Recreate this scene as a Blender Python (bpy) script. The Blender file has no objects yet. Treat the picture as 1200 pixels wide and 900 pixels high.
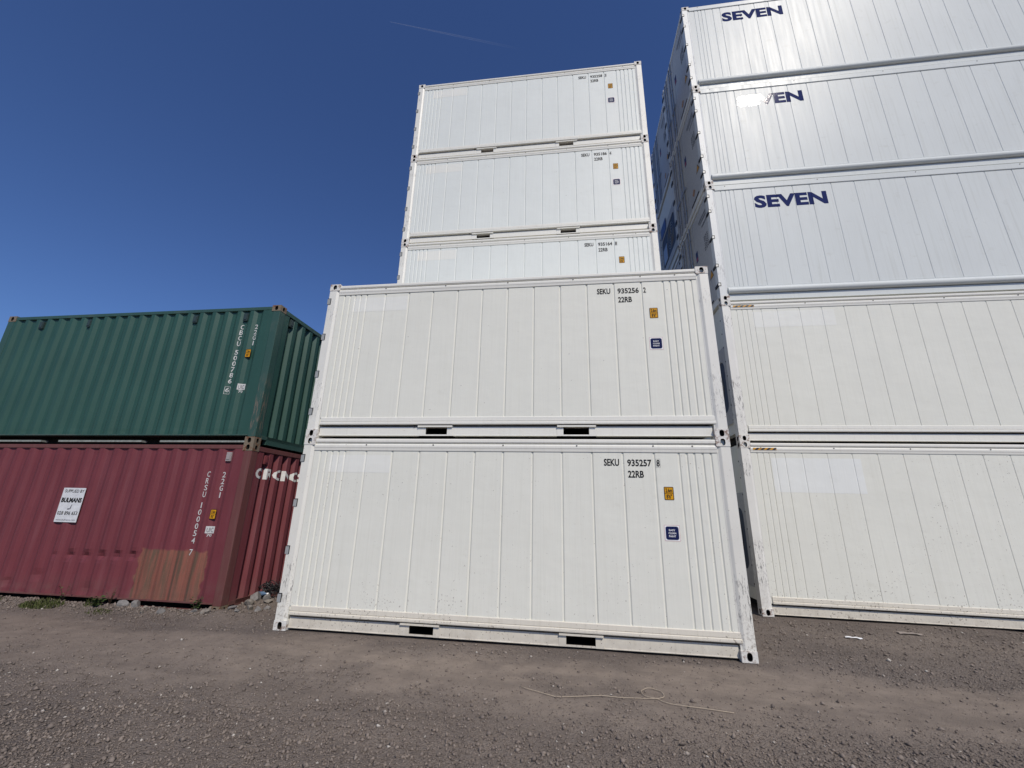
import bpy, bmesh, math, random
import numpy as np
from mathutils import Matrix, Vector
R = math.radians
random.seed(7); rng = np.random.default_rng(7)
S = bpy.context.scene
COL = S.collection

# ------------------------------------------------------------------ camera
cam_d = bpy.data.cameras.new('camera'); cam = bpy.data.objects.new('camera', cam_d); COL.objects.link(cam)
S.camera = cam
cam_d.sensor_width = 36.0; cam_d.lens = 478.158 / 1200 * 36.0
cam_d.clip_start = 0.05; cam_d.clip_end = 60000
CP = Vector((3.9187, -5.6907, 1.6554)); yw, pt, rl = -0.1360, 0.2908, 0.0241
fw = Vector((math.sin(yw)*math.cos(pt), math.cos(yw)*math.cos(pt), math.sin(pt)))
rt = Vector((math.cos(yw), -math.sin(yw), 0)); up = rt.cross(fw)
rr = rt*math.cos(rl) + up*math.sin(rl); uu = up*math.cos(rl) - rt*math.sin(rl)
cam.matrix_world = Matrix(((rr.x, uu.x, -fw.x, CP.x), (rr.y, uu.y, -fw.y, CP.y), (rr.z, uu.z, -fw.z, CP.z), (0, 0, 0, 1)))

# ------------------------------------------------------------------ sky, sun, exposure
SUN = Vector((0.333, -0.606, 0.722)).normalized()
el = math.asin(SUN.z); az = math.atan2(SUN.x, SUN.y)
W = bpy.data.worlds.new('World'); S.world = W; W.use_nodes = True
wn = W.node_tree.nodes; wl = W.node_tree.links
sky = wn.new('ShaderNodeTexSky'); sky.sky_type = 'NISHITA'; sky.sun_disc = False
sky.sun_elevation = el; sky.sun_rotation = az
sky.air_density = 1.0; sky.dust_density = 0.0; sky.ozone_density = 10.0; sky.altitude = 100
wn['Background'].inputs['Strength'].default_value = 0.124
hs = wn.new('ShaderNodeHueSaturation'); hs.inputs['Saturation'].default_value = 1.03; hs.inputs['Hue'].default_value = 0.509
wl.new(sky.outputs[0], hs.inputs['Color']); wl.new(hs.outputs[0], wn['Background'].inputs['Color'])
sun_d = bpy.data.lights.new('sun', 'SUN'); sun = bpy.data.objects.new('sun', sun_d); COL.objects.link(sun)
sun_d.energy = 4.2; sun_d.angle = R(0.53); sun_d.color = (1.0, 0.925, 0.815)
sun.rotation_euler = SUN.to_track_quat('Z', 'Y').to_euler(); sun.location = (20, -36, 43)
S.view_settings.view_transform = 'Standard'; S.view_settings.look = 'None'
S.view_settings.exposure = -0.36; S.view_settings.gamma = 1.0; S.view_settings.use_curve_mapping = False
S.render.engine = 'CYCLES'

# ------------------------------------------------------------------ materials
class NT:
    def __init__(s, name):
        s.m = bpy.data.materials.new(name); s.m.use_nodes = True
        s.t = s.m.node_tree; s.b = s.t.nodes['Principled BSDF']; s.tc = None
    def n(s, kind, **kw):
        x = s.t.nodes.new('ShaderNode' + kind)
        for k, v in kw.items():
            if k.startswith('i_'):
                key = k[2:]; x.inputs[int(key) if key.isdigit() else key.replace('_', ' ')].default_value = v
            else: setattr(x, k, v)
        return x
    def l(s, a, b): s.t.links.new(a, b)
    def coord(s, jitter=True):
        if s.tc is None:
            tc = s.n('TexCoord')
            if jitter:
                oi = s.n('ObjectInfo'); ad = s.n('VectorMath', operation='MULTIPLY_ADD')
                s.l(oi.outputs['Location'], ad.inputs[0]); ad.inputs[1].default_value = (3.7, 5.1, 7.9); s.l(tc.outputs['Object'], ad.inputs[2])
                s.tc = ad.outputs[0]
            else: s.tc = tc.outputs['Object']
            s.raw = tc.outputs['Object']
        return s.tc
    def noise(s, scale, detail=4, rough=0.55, stretch=None, raw=False):
        c = s.coord(); c = s.raw if raw else c
        if stretch:
            mp = s.n('VectorMath', operation='MULTIPLY'); s.l(c, mp.inputs[0]); mp.inputs[1].default_value = stretch; c = mp.outputs[0]
        x = s.n('TexNoise', i_Scale=scale, i_Detail=detail, i_Roughness=rough); s.l(c, x.inputs['Vector'])
        return x.outputs['Fac']
    def ramp(s, fac, a, b, lo=0.0, hi=1.0):
        x = s.n('MapRange', clamp=True); s.l(fac, x.inputs[0])
        for i, v in zip((1, 2, 3, 4), (a, b, lo, hi)): x.inputs[i].default_value = v
        return x.outputs[0]
    def math(s, op, a, b=None):
        x = s.n('Math', operation=op)
        for i, v in enumerate((a, b)):
            if v is None: continue
            if isinstance(v, (int, float)): x.inputs[i].default_value = v
            else: s.l(v, x.inputs[i])
        return x.outputs[0]
    def mix(s, fac, a, b):
        x = s.n('Mix', data_type='RGBA')
        for i, v in ((0, fac), (6, a), (7, b)):
            if isinstance(v, (int, float)): x.inputs[i].default_value = v
            elif isinstance(v, tuple): x.inputs[i].default_value = (*v, 1.0)
            else: s.l(v, x.inputs[i])
        return x.outputs[2]
    def xyz(s):
        s.coord(); x = s.n('SeparateXYZ'); s.l(s.raw, x.inputs[0]); return x.outputs
    def bump(s, h, strength, dist=0.01):
        x = s.n('Bump', i_Strength=strength, i_Distance=dist); s.l(h, x.inputs['Height']); s.l(x.outputs[0], s.b.inputs['Normal']); return x
    def out(s, col=None, rough=None, spec=None, metal=None):
        for k, v in (('Base Color', col), ('Roughness', rough), ('Specular IOR Level', spec), ('Metallic', metal)):
            if v is None: continue
            if isinstance(v, tuple): s.b.inputs[k].default_value = (*v, 1.0)
            elif isinstance(v, (int, float)): s.b.inputs[k].default_value = v
            else: s.l(v, s.b.inputs[k])
        return s.m

def white_paint(name, base, rough=0.42, splash=0.0, grime=0.5, wave=0.25, spec=0.3, rvar=0.06):
    t = NT(name)
    big = t.noise(0.9, 3); streak = t.noise(1.0, 5, 0.6, (26, 26, 0.7)); fine = t.noise(70, 3)
    c = t.mix(t.ramp(big, 0.3, 0.72), tuple(v*0.955 for v in base), base)
    c = t.mix(t.math('MULTIPLY', t.ramp(streak, 0.52, 0.78), 0.35*grime), c, (base[0]*0.72, base[1]*0.71, base[2]*0.67))
    comb = t.noise(1.0, 2, 0.6, (75, 75, 2.2)); c = t.mix(t.ramp(comb, 0.40, 0.62, 0, 0.30), c, (base[0]*0.90, base[1]*0.90, base[2]*0.90))
    smud = t.noise(3.2, 6, 0.68, (1, 1, 1.6))
    c = t.mix(t.math('MULTIPLY', t.ramp(smud, 0.60, 0.78), 0.35*grime), c, (base[0]*0.68, base[1]*0.66, base[2]*0.6))
    sp = t.noise(38, 2, 0.5); z = t.xyz()[2]
    if splash > 0:
        near = t.math('POWER', t.ramp(z, 0.0, 1.0, 1, 0), 1.6); patchy = t.ramp(t.noise(1.4, 3), 0.35, 0.65, -0.05, 0.05)
        thr = t.math('ADD', t.math('ADD', sp, t.math('MULTIPLY', near, 0.10)), patchy)
        dots = t.math('MULTIPLY', t.ramp(thr, 0.72, 0.77), 0.62*splash)
        c = t.mix(dots, c, (0.24, 0.205, 0.17))
        lo = t.math('MULTIPLY', t.ramp(z, 0.02, 0.24, 1, 0), t.ramp(t.noise(7, 6, 0.7), 0.3, 0.75))
        c = t.mix(t.math('MULTIPLY', lo, 0.50*splash), c, (0.42, 0.375, 0.315))
    else:
        c = t.mix(t.math('MULTIPLY', t.ramp(t.noise(22, 2, 0.5), 0.765, 0.79), 0.5), c, (0.2, 0.18, 0.16))
    wv = t.noise(2.2, 2, 0.5, (1, 1, 1.8)); mid = t.noise(16, 2, 0.5, (1, 1, 2.0))
    h = t.math('ADD', t.math('MULTIPLY', wv, wave*3), t.math('ADD', t.math('MULTIPLY', mid, 0.24*wave), t.math('MULTIPLY', fine, 0.048*wave)))
    t.bump(h, 0.35, 0.02)
    return t.out(c, t.ramp(t.noise(1.0, 4, 0.55, (13, 13, 0.8)), 0.3, 0.7, rough-rvar, rough+rvar), spec)

def rusty_white(name, base, rust=1.0):
    t = NT(name)
    n = t.noise(14, 6, 0.7); n2 = t.noise(45, 4, 0.6)
    c = t.mix(t.ramp(n2, 0.45, 0.8), base, tuple(v*0.72 for v in base))
    c = t.mix(t.ramp(n, 0.52, 0.60, 0, rust), c, (0.18, 0.075, 0.035))
    c = t.mix(t.ramp(n, 0.60, 0.68, 0, 0.8*rust), c, (0.07, 0.035, 0.02))
    t.bump(n, 0.3, 0.004); return t.out(c, 0.62, 0.3)

def scuffed_white(name, base, zs, amount, splash=0):
    """corner posts: grey-black scrapes in bands where straps and spreaders rub"""
    t = NT(name); z = t.xyz()[2]
    big = t.noise(2.0, 4); c = t.mix(t.ramp(big, 0.35, 0.7), tuple(v*0.92 for v in base), base)
    sc = t.noise(1.0, 6, 0.72, (55, 55, 9)); m = None
    for a, b in zs:
        w = t.math('MULTIPLY', t.ramp(z, a, a+0.12), t.ramp(z, b-0.12, b, 1, 0)); m = w if m is None else t.math('MAXIMUM', m, w)
    m = t.math('MULTIPLY', t.ramp(sc, 0.53, 0.62), t.math('MULTIPLY', m, amount))
    c = t.mix(m, c, (0.13, 0.125, 0.12))
    dots = t.ramp(t.noise(46, 2), 0.70, 0.74)
    c = t.mix(t.math('MULTIPLY', dots, 0.6), c, (0.16, 0.12, 0.09))
    if splash:
        near = t.ramp(z, 0.05, 0.6, 1, 0); c = t.mix(t.math('MULTIPLY', t.ramp(t.noise(30, 4, 0.6), 0.5, 0.62), t.math('MULTIPLY', near, 0.7*splash)), c, (0.24, 0.2, 0.16))
    t.bump(t.math('ADD', t.math('MULTIPLY', t.noise(6, 2), 0.4), t.math('MULTIPLY', t.noise(60, 2), 0.03)), 0.3, 0.01)
    return t.out(c, 0.48, 0.5)

def plain(name, col, rough=0.5, spec=0.5, var=0.12, metal=0.0):
    t = NT(name); n = t.noise(18, 5, 0.6)
    c = t.mix(t.ramp(n, 0.3, 0.75), tuple(v*(1-var) for v in col), tuple(min(1, v*(1+var)) for v in col))
    t.bump(t.noise(60, 2), 0.08, 0.004); return t.out(c, rough, spec, metal)

def red_paint(name, base, patch=False, fade=(0.24, 0.115, 0.125)):
    t = NT(name); X = t.xyz()
    n = t.noise(1.6, 5, 0.6); st = t.noise(1.0, 6, 0.65, (16, 16, 0.8))
    c = t.mix(t.ramp(n, 0.35, 0.75), base, tuple(v*1.16 for v in base))
    c = t.mix(t.math('MULTIPLY', t.ramp(st, 0.5, 0.8), 0.5), c, fade)
    chips = t.noise(34, 4, 0.7); c = t.mix(t.math('MULTIPLY', t.ramp(chips, 0.70, 0.75), 0.7), c, (0.09, 0.035, 0.025))
    if patch:
        wob = t.math('MULTIPLY', t.math('SUBTRACT', t.noise(5, 3, raw=True), 0.5), 0.20)
        x = t.math('ADD', X[0], wob); zz = t.math('ADD', X[2], t.math('MULTIPLY', wob, 0.6))
        m = t.math('MULTIPLY', t.math('MULTIPLY', t.ramp(x, 4.40, 4.42), t.ramp(x, 5.61, 5.63, 1, 0)), t.ramp(zz, 0.87, 0.90, 1, 0))
        stain = t.noise(1.0, 5, 0.65, (14, 14, 0.9), raw=True)
        pc = t.mix(t.ramp(stain, 0.44, 0.62), (0.245, 0.088, 0.062), (0.12, 0.075, 0.05))
        pc = t.mix(t.ramp(t.noise(60, 3), 0.55, 0.75, 0, 0.4), pc, (0.31, 0.13, 0.09))
        c = t.mix(m, c, pc)
    lo = t.math('MULTIPLY', t.ramp(X[2], 0.1, 0.5, 1, 0), t.ramp(t.noise(5, 5, 0.65), 0.4, 0.7, 0, 0.5))
    c = t.mix(lo, c, (0.16, 0.11, 0.09))
    t.bump(t.math('ADD', t.math('MULTIPLY', t.noise(3.5, 3), 0.6), t.math('MULTIPLY', t.noise(90, 2), 0.03)), 0.35, 0.012)
    return t.out(c, 0.62, 0.35)

def green_paint(name, base, scrape=False):
    t = NT(name); X = t.xyz()
    n = t.noise(1.4, 4, 0.6); st = t.noise(1.0, 6, 0.65, (18, 18, 0.7))
    c = t.mix(t.ramp(n, 0.3, 0.75), base, tuple(v*1.2 for v in base))
    c = t.mix(t.math('MULTIPLY', t.ramp(st, 0.5, 0.8), 0.4), c, (base[0]*1.9+0.01, base[1]*1.35, base[2]*1.35))
    chips = t.noise(40, 3, 0.7); c = t.mix(t.math('MULTIPLY', t.ramp(chips, 0.735, 0.76), 0.6), c, (0.2, 0.21, 0.19))
    if scrape:
        zr = t.math('MULTIPLY', t.ramp(X[2], 0.1, 0.3), t.ramp(X[2], 0.7, 1.25, 1, 0))
        sc = t.noise(1.0, 6, 0.7, (38, 38, 5), raw=True)
        c = t.mix(t.math('MULTIPLY', t.ramp(sc, 0.5, 0.6), t.math('MULTIPLY', zr, 0.85)), c, (0.20, 0.15, 0.11))
        c = t.mix(t.ramp(n, 0.55, 0.7, 0, 0.35), c, (0.12, 0.115, 0.095))
    t.bump(t.math('ADD', t.math('MULTIPLY', t.noise(3, 3), 0.6), t.math('MULTIPLY', t.noise(90, 2), 0.03)), 0.3, 0.012)
    return t.out(c, 0.5, 0.45)

WA = (0.782, 0.776, 0.692); WB = (0.685, 0.713, 0.695)
M = dict(
    panel_dry=white_paint('white_panel_paint', WA, 0.46),
    panel_cool=white_paint('cool_white_panel_paint', (0.755, 0.782, 0.742), 0.46),
    panel_low=white_paint('white_panel_paint_road_splashed', WA, 0.48, splash=1.0, grime=0.8),
    rail_dry=white_paint('white_rail_paint', (0.80, 0.785, 0.715), 0.42, grime=0.9, wave=0.05),
    rail_low=white_paint('white_rail_paint_road_splashed', (0.73, 0.685, 0.585), 0.5, splash=1.3, grime=1.6, wave=0.05),
    gloss=white_paint('glossy_white_panel_paint', WB, 0.38, grime=1.3, wave=0.006, spec=0.10, rvar=0.035),
    gloss_rail=white_paint('glossy_white_rail_paint', WB, 0.33, grime=0.6, wave=0.03, spec=0.085),
    post=scuffed_white('white_post_paint', (0.79, 0.775, 0.71), [(0.25, 0.95), (1.9, 2.2)], 0.55),
    post_low=scuffed_white('white_post_paint_road_splashed', (0.785, 0.765, 0.69), [(0.3, 0.95)], 0.9, splash=1),
    post_b=scuffed_white('white_post_paint_scraped', (0.78, 0.765, 0.71), [(0.35, 1.3), (2.2, 2.6)], 0.9, splash=0.4),
    post_s=scuffed_white('silvery_white_post_paint', (0.70, 0.715, 0.70), [(0.5, 1.2), (2.1, 2.5)], 0.5),
    casting=rusty_white('white_casting_paint_with_rust', (0.74, 0.72, 0.67), 0.75),
    hole=plain('steel_with_painted_shade', (0.022, 0.018, 0.015), 0.8, 0.2),  # near-black: shade of holes, pockets and gaps put into the colour
    patch=white_paint('paint_over_old_decal', (0.818, 0.815, 0.750), 0.40, grime=0.6),
    patch_b=white_paint('fresh_paint_over_old_decal', (0.81, 0.818, 0.775), 0.38, grime=0.5),
    under=plain('dark_underframe_paint', (0.10, 0.095, 0.09), 0.7),
    bolt=plain('zinc_bolt', (0.16, 0.15, 0.14), 0.5),
    hinge=plain('grey_hinge_steel', (0.33, 0.34, 0.335), 0.5),
    ink=plain('black_lettering_vinyl', (0.018, 0.018, 0.02), 0.4, 0.12),
    navy=plain('navy_lettering_vinyl', (0.028, 0.036, 0.115), 0.05, 0.16),
    blue=plain('navy_sticker', (0.012, 0.018, 0.075), 0.3, 0.12),
    yellow=plain('amber_sticker', (0.62, 0.30, 0.012), 0.4, 0.12),
    stick_white=plain('white_sticker', (0.82, 0.82, 0.82), 0.35),
    pink=plain('sticker_outline', (0.66, 0.42, 0.40), 0.4),
    brass=plain('orange_diamond_sticker', (0.42, 0.19, 0.02), 0.4),
    red_stick=plain('red_sticker', (0.35, 0.03, 0.03), 0.4),
    seal=plain('door_seal_rubber', (0.025, 0.025, 0.028), 0.6),
    rod=plain('galvanised_rod', (0.42, 0.43, 0.44), 0.4, 0.5, 0.15, 0.6),
    unit=plain('refrigeration_unit_panel', (0.46, 0.46, 0.45), 0.5, 0.25),  # plate colour darkened to carry the shade of the gap
    end_paint=plain('white_end_paint_with_shade', (0.50, 0.50, 0.49), 0.5, 0.25),  # white door paint darkened; the gap's shade is in the colour
    unit_dark=plain('refrigeration_unit_dark', (0.03, 0.035, 0.055), 0.55),
    blueplate=plain('blue_unit_panel', (0.03, 0.06, 0.20), 0.4),
    red=red_paint('maroon_container_paint', (0.150, 0.033, 0.041), patch=True, fade=(0.20, 0.075, 0.085)),
    red_frame=red_paint('maroon_frame_paint_faded', (0.135, 0.048, 0.045), fade=(0.20, 0.12, 0.10)),
    red_end=red_paint('maroon_end_wall_paint', (0.165, 0.039, 0.046)),
    green=green_paint('green_container_paint', (0.022, 0.070, 0.053)),
    green_frame=green_paint('green_frame_paint_scraped', (0.030, 0.075, 0.06), scrape=True),
    green_flange=plain('weathered_grey_green_flange', (0.26, 0.28, 0.25), 0.6, 0.4, 0.3),
    casting_d=rusty_white('brown_casting_paint_with_rust', (0.21, 0.17, 0.12), 1.0),
    name_ink=plain('white_name_paint', (0.74, 0.74, 0.71), 0.5),
    white_ink=plain('white_lettering_paint', (0.56, 0.56, 0.54), 0.6),
    sign_grey=plain('grey_sign_print', (0.13, 0.13, 0.15), 0.5),
    sign=plain('white_sign_plate', (0.68, 0.69, 0.70), 0.35),
    vent=plain('vent_dark', (0.03, 0.05, 0.048), 0.5),
    vent_r=plain('vent_pale', (0.36, 0.32, 0.31), 0.5),
    floor=plain('container_underside', (0.06, 0.055, 0.05), 0.8),
)
def hazard_mat():
    t = NT('black_and_yellow_hazard_tape'); x = t.xyz(); v = t.math('ADD', x[0], t.math('MULTIPLY', x[2], -1.2))
    f = t.math('FRACT', t.math('MULTIPLY', v, 10.0)); s = t.ramp(f, 0.48, 0.52)
    return t.out(t.mix(s, (0.60, 0.29, 0.012), (0.02, 0.02, 0.02)), 0.4)
M['hazard'] = hazard_mat()

# ------------------------------------------------------------------ mesh helpers
class MB:
    def __init__(s): s.v = []; s.f = []; s.mi = []
    def quad(s, *p, m=0):
        b = len(s.v); s.v += [tuple(q) for q in p]; s.f.append(tuple(range(b, b+len(p)))); s.mi.append(m); return s
    def box(s, x0, x1, y0, y1, z0, z1, m=0, ch=0.0):
        if ch > 0:      # box with chamfered edges along all faces (via bmesh bevel on build)
            s.bev = ch
        b = len(s.v); s.v += [(x, y, z) for x in (x0, x1) for y in (y0, y1) for z in (z0, z1)]
        for f in ((0, 1, 3, 2), (4, 6, 7, 5), (0, 4, 5, 1), (2, 3, 7, 6), (0, 2, 6, 4), (1, 5, 7, 3)):
            s.f.append(tuple(b+i for i in f)); s.mi.append(m)
        return s
    def extrude_x(s, prof, x0, x1, m=0, caps=True):
        """closed (y,z) profile, listed so that the outside is on the right going round seen from +x"""
        b = len(s.v); n = len(prof)
        for x in (x0, x1): s.v += [(x, y, z) for y, z in prof]
        for i in range(n):
            j = (i+1) % n; s.f.append((b+i, b+n+i, b+n+j, b+j)); s.mi.append(m)
        if caps:
            s.f.append(tuple(b+i for i in range(n))); s.f.append(tuple(b+n+i for i in reversed(range(n)))); s.mi += [m, m]
        return s
    def tube(s, pts, r, n=6, m=0):
        pts = [Vector(p) for p in pts]; b = len(s.v)
        for i, p in enumerate(pts):
            t = (pts[min(i+1, len(pts)-1)] - pts[max(i-1, 0)]).normalized()
            a = t.cross(Vector((0, 0, 1)) if abs(t.z) < 0.9 else Vector((1, 0, 0))).normalized(); c = t.cross(a)
            rad = r[i] if isinstance(r, (list, tuple)) else r
            for k in range(n):
                an = 2*math.pi*k/n; q = p + a*math.cos(an)*rad + c*math.sin(an)*rad; s.v.append(tuple(q))
        for i in range(len(pts)-1):
            for k in range(n):
                k2 = (k+1) % n; s.f.append((b+i*n+k, b+i*n+k2, b+(i+1)*n+k2, b+(i+1)*n+k)); s.mi.append(m)
        s.f.append(tuple(b+k for k in range(n))); s.f.append(tuple(b+(len(pts)-1)*n+k for k in reversed(range(n)))); s.mi += [m, m]
        return s
    def mirror(s, L):
        s.v = [(L-x, y, z) for x, y, z in s.v]; s.f = [tuple(reversed(f)) for f in s.f]; return s
    def mirror_y(s, Wd):
        s.v = [(x, Wd-y, z) for x, y, z in s.v]; s.f = [tuple(reversed(f)) for f in s.f]; return s
    def mesh(s, name, mats, smooth=False, fix=True):
        me = bpy.data.meshes.new(name); me.from_pydata(s.v, [], s.f)
        for m in (mats if isinstance(mats, (list, tuple)) else [mats]): me.materials.append(m)
        me.polygons.foreach_set('material_index', s.mi)
        bm = bmesh.new(); bm.from_mesh(me)
        if fix: bmesh.ops.recalc_face_normals(bm, faces=bm.faces)
        if getattr(s, 'bev', 0):
            bmesh.ops.bevel(bm, geom=list(bm.edges), offset=s.bev, segments=2, affect='EDGES', profile=0.6)
        bm.to_mesh(me); bm.free()
        if smooth:
            for p in me.polygons: p.use_smooth = True
        me.update(); return me

def ob(name, me, parent=None, label=None, cat=None, group=None, kind=None, loc=None):
    o = bpy.data.objects.new(name, me); COL.objects.link(o)
    if parent is not None: o.parent = parent
    if label: o['label'] = label
    if cat: o['category'] = cat
    if group: o['group'] = group
    if kind: o['kind'] = kind
    if loc: o.location = loc
    return o

# text as flat mesh fitted into a box, optionally draped over a profile
def glyph_mesh(body, bold=0.0, font_space=1.0):
    cu = bpy.data.curves.new('txt', 'FONT'); cu.body = body; cu.offset = bold; cu.resolution_u = 3; cu.space_character = font_space
    o = bpy.data.objects.new('txt', cu); COL.objects.link(o)
    dg = bpy.context.evaluated_depsgraph_get(); dg.update()
    me = bpy.data.meshes.new_from_object(o.evaluated_get(dg)); bpy.data.objects.remove(o); bpy.data.curves.remove(cu)
    return me
def prof_y(prof, x):
    for (a, ya), (b, yb) in zip(prof, prof[1:]):
        if a <= x <= b: return ya + (yb-ya)*(x-a)/max(b-a, 1e-9)
    return prof[0][1] if x < prof[0][0] else prof[-1][1]
def place_mesh(me, name, mat, box, prof=None, eps=0.0025, side='front', X=0.0):
    """me in XY plane -> wall. box=(u0,u1,z0,z1). side front: faces -y; right: faces +x (u is y); left: faces -x (u is y, mirrored)"""
    bm = bmesh.new(); bm.from_mesh(me)
    xs = [v.co.x for v in bm.verts]; ys = [v.co.y for v in bm.verts]
    x0, x1, y0, y1 = min(xs), max(xs), min(ys), max(ys); u0, u1, z0, z1 = box
    for v in bm.verts:
        tx = (v.co.x-x0)/max(x1-x0, 1e-9)
        v.co = Vector((u0+(u1-u0)*tx, z0+(z1-z0)*(v.co.y-y0)/max(y1-y0, 1e-9), 0))
    if prof:
        for a, _ in prof:
            if u0 < a < u1: bmesh.ops.bisect_plane(bm, geom=list(bm.verts)+list(bm.edges)+list(bm.faces), plane_co=(a, 0, 0), plane_no=(1, 0, 0))
    for v in bm.verts:
        u, z = v.co.x, v.co.y
        d = prof_y(prof, u) if prof else 0.0
        if side == 'front': v.co = Vector((u, d-eps, z))
        elif side == 'right': v.co = Vector((X-d+eps, u, z))
        else: v.co = Vector((X+d-eps, u0+u1-u, z))
    out = bpy.data.meshes.new(name); bm.to_mesh(out); bm.free(); bpy.data.meshes.remove(me)
    out.materials.clear(); out.materials.append(mat)
    for p_ in out.polygons: p_.use_smooth = False
    return out
def rect_mesh(): 
    me = bpy.data.meshes.new('r'); me.from_pydata([(0, 0, 0), (1, 0, 0), (1, 1, 0), (0, 1, 0)], [], [(0, 1, 2, 3)]); return me
def round_rect(w, h, r, n=5):
    v = []
    for cx, cy, a0 in ((w-r, h-r, 0), (r, h-r, 90), (r, r, 180), (w-r, r, 270)):
        v += [(cx+r*math.cos(R(a0+90*i/n)), cy+r*math.sin(R(a0+90*i/n)), 0) for i in range(n+1)]
    me = bpy.data.meshes.new('rr'); me.from_pydata(v, [], [tuple(range(len(v)))]); return me

# ------------------------------------------------------------------ container pieces
WD = 2.438
CX, CY, CZ = 0.178, 0.162, 0.118
def casting_mb(hole=True):
    mb = MB(); N = 20
    def face(mk, w, h, hw, hh):
        # ring from rectangle to oval, recess, cap. mk(a,b,d): a across, b up, d depth
        rect, oval = [], []
        for i in range(N):
            a = 2*math.pi*(i+0.5)/N; c, s_ = math.cos(a), math.sin(a)
            k = 1/max(abs(c)/(w/2), abs(s_)/(h/2)); rect.append((w/2+c*k, h/2+s_*k))
            e = 2.6; q = (abs(c)**e+abs(s_)**e)**(-1/e); oval.append((w/2+c*q*hw/2, h/2+s_*q*hh/2))
        cor = [(w, h), (0, h), (0, 0), (w, 0)]
        for i in range(N):
            j = (i+1) % N; P = [mk(*rect[i], 0)]
            if (i+1) % (N//4) == 0 or True:
                # insert rectangle corner when two consecutive points lie on different sides
                a, b = rect[i], rect[j]
                if abs(a[0]-b[0]) > 1e-6 and abs(a[1]-b[1]) > 1e-6:
                    cc = min(cor, key=lambda q: (q[0]-(a[0]+b[0])/2)**2+(q[1]-(a[1]+b[1])/2)**2); P.append(mk(*cc, 0))
            P += [mk(*rect[j], 0), mk(*oval[j], 0), mk(*oval[i], 0)]
            mb.quad(*P)
            mb.quad(mk(*oval[i], 0), mk(*oval[j], 0), mk(*oval[j], 0.06), mk(*oval[i], 0.06), m=1)
        mb.quad(*[mk(*q, 0.06) for q in oval], m=1)  # unpainted inner steel, darkened further for the shade inside
    face(lambda a, b, d: (a, d, b), CX, CZ, 0.062, 0.088)
    face(lambda a, b, d: (d, a, b), CY, CZ, 0.052, 0.078)
    mb.quad((CX, 0, 0), (CX, CY, 0), (CX, CY, CZ), (CX, 0, CZ)); mb.quad((0, CY, 0), (CX, CY, 0), (CX, CY, CZ), (0, CY, CZ))
    mb.quad((0, 0, 0), (CX, 0, 0), (CX, CY, 0), (0, CY, 0)); mb.quad((0, 0, CZ), (CX, 0, CZ), (CX, CY, CZ), (0, CY, CZ))
    return mb
def casting_meshes(L, H, mats):
    out = []
    for right in (0, 1):
        for back in (0, 1):
            for top in (0, 1):
                mb = casting_mb()
                if top: mb.v = [(x, y, z+H-CZ) for x, y, z in mb.v]
                if right: mb.mirror(L)
                if back: mb.mirror_y(WD)
                me = bpy.data.meshes.new('corner_casting'); me.from_pydata(mb.v, [], mb.f)
                for m in mats: me.materials.append(m)
                me.polygons.foreach_set('material_index', mb.mi)
                bm = bmesh.new(); bm.from_mesh(me); bmesh.ops.remove_doubles(bm, verts=bm.verts, dist=1e-5)
                bmesh.ops.recalc_face_normals(bm, faces=bm.faces); bm.to_mesh(me); bm.free(); out.append(me)
    return out

PANEL_Y = 0.030; GROOVE = 0.011
def panel_profile(ribs, gw=0.017, gd=GROOVE):
    pr = [(0.0, PANEL_Y)]
    for r in ribs: pr += [(r-gw, PANEL_Y), (r-0.005, PANEL_Y+gd), (r+0.005, PANEL_Y+gd), (r+gw, PANEL_Y)]
    pr.append((20.0, PANEL_Y)); return pr

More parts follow.
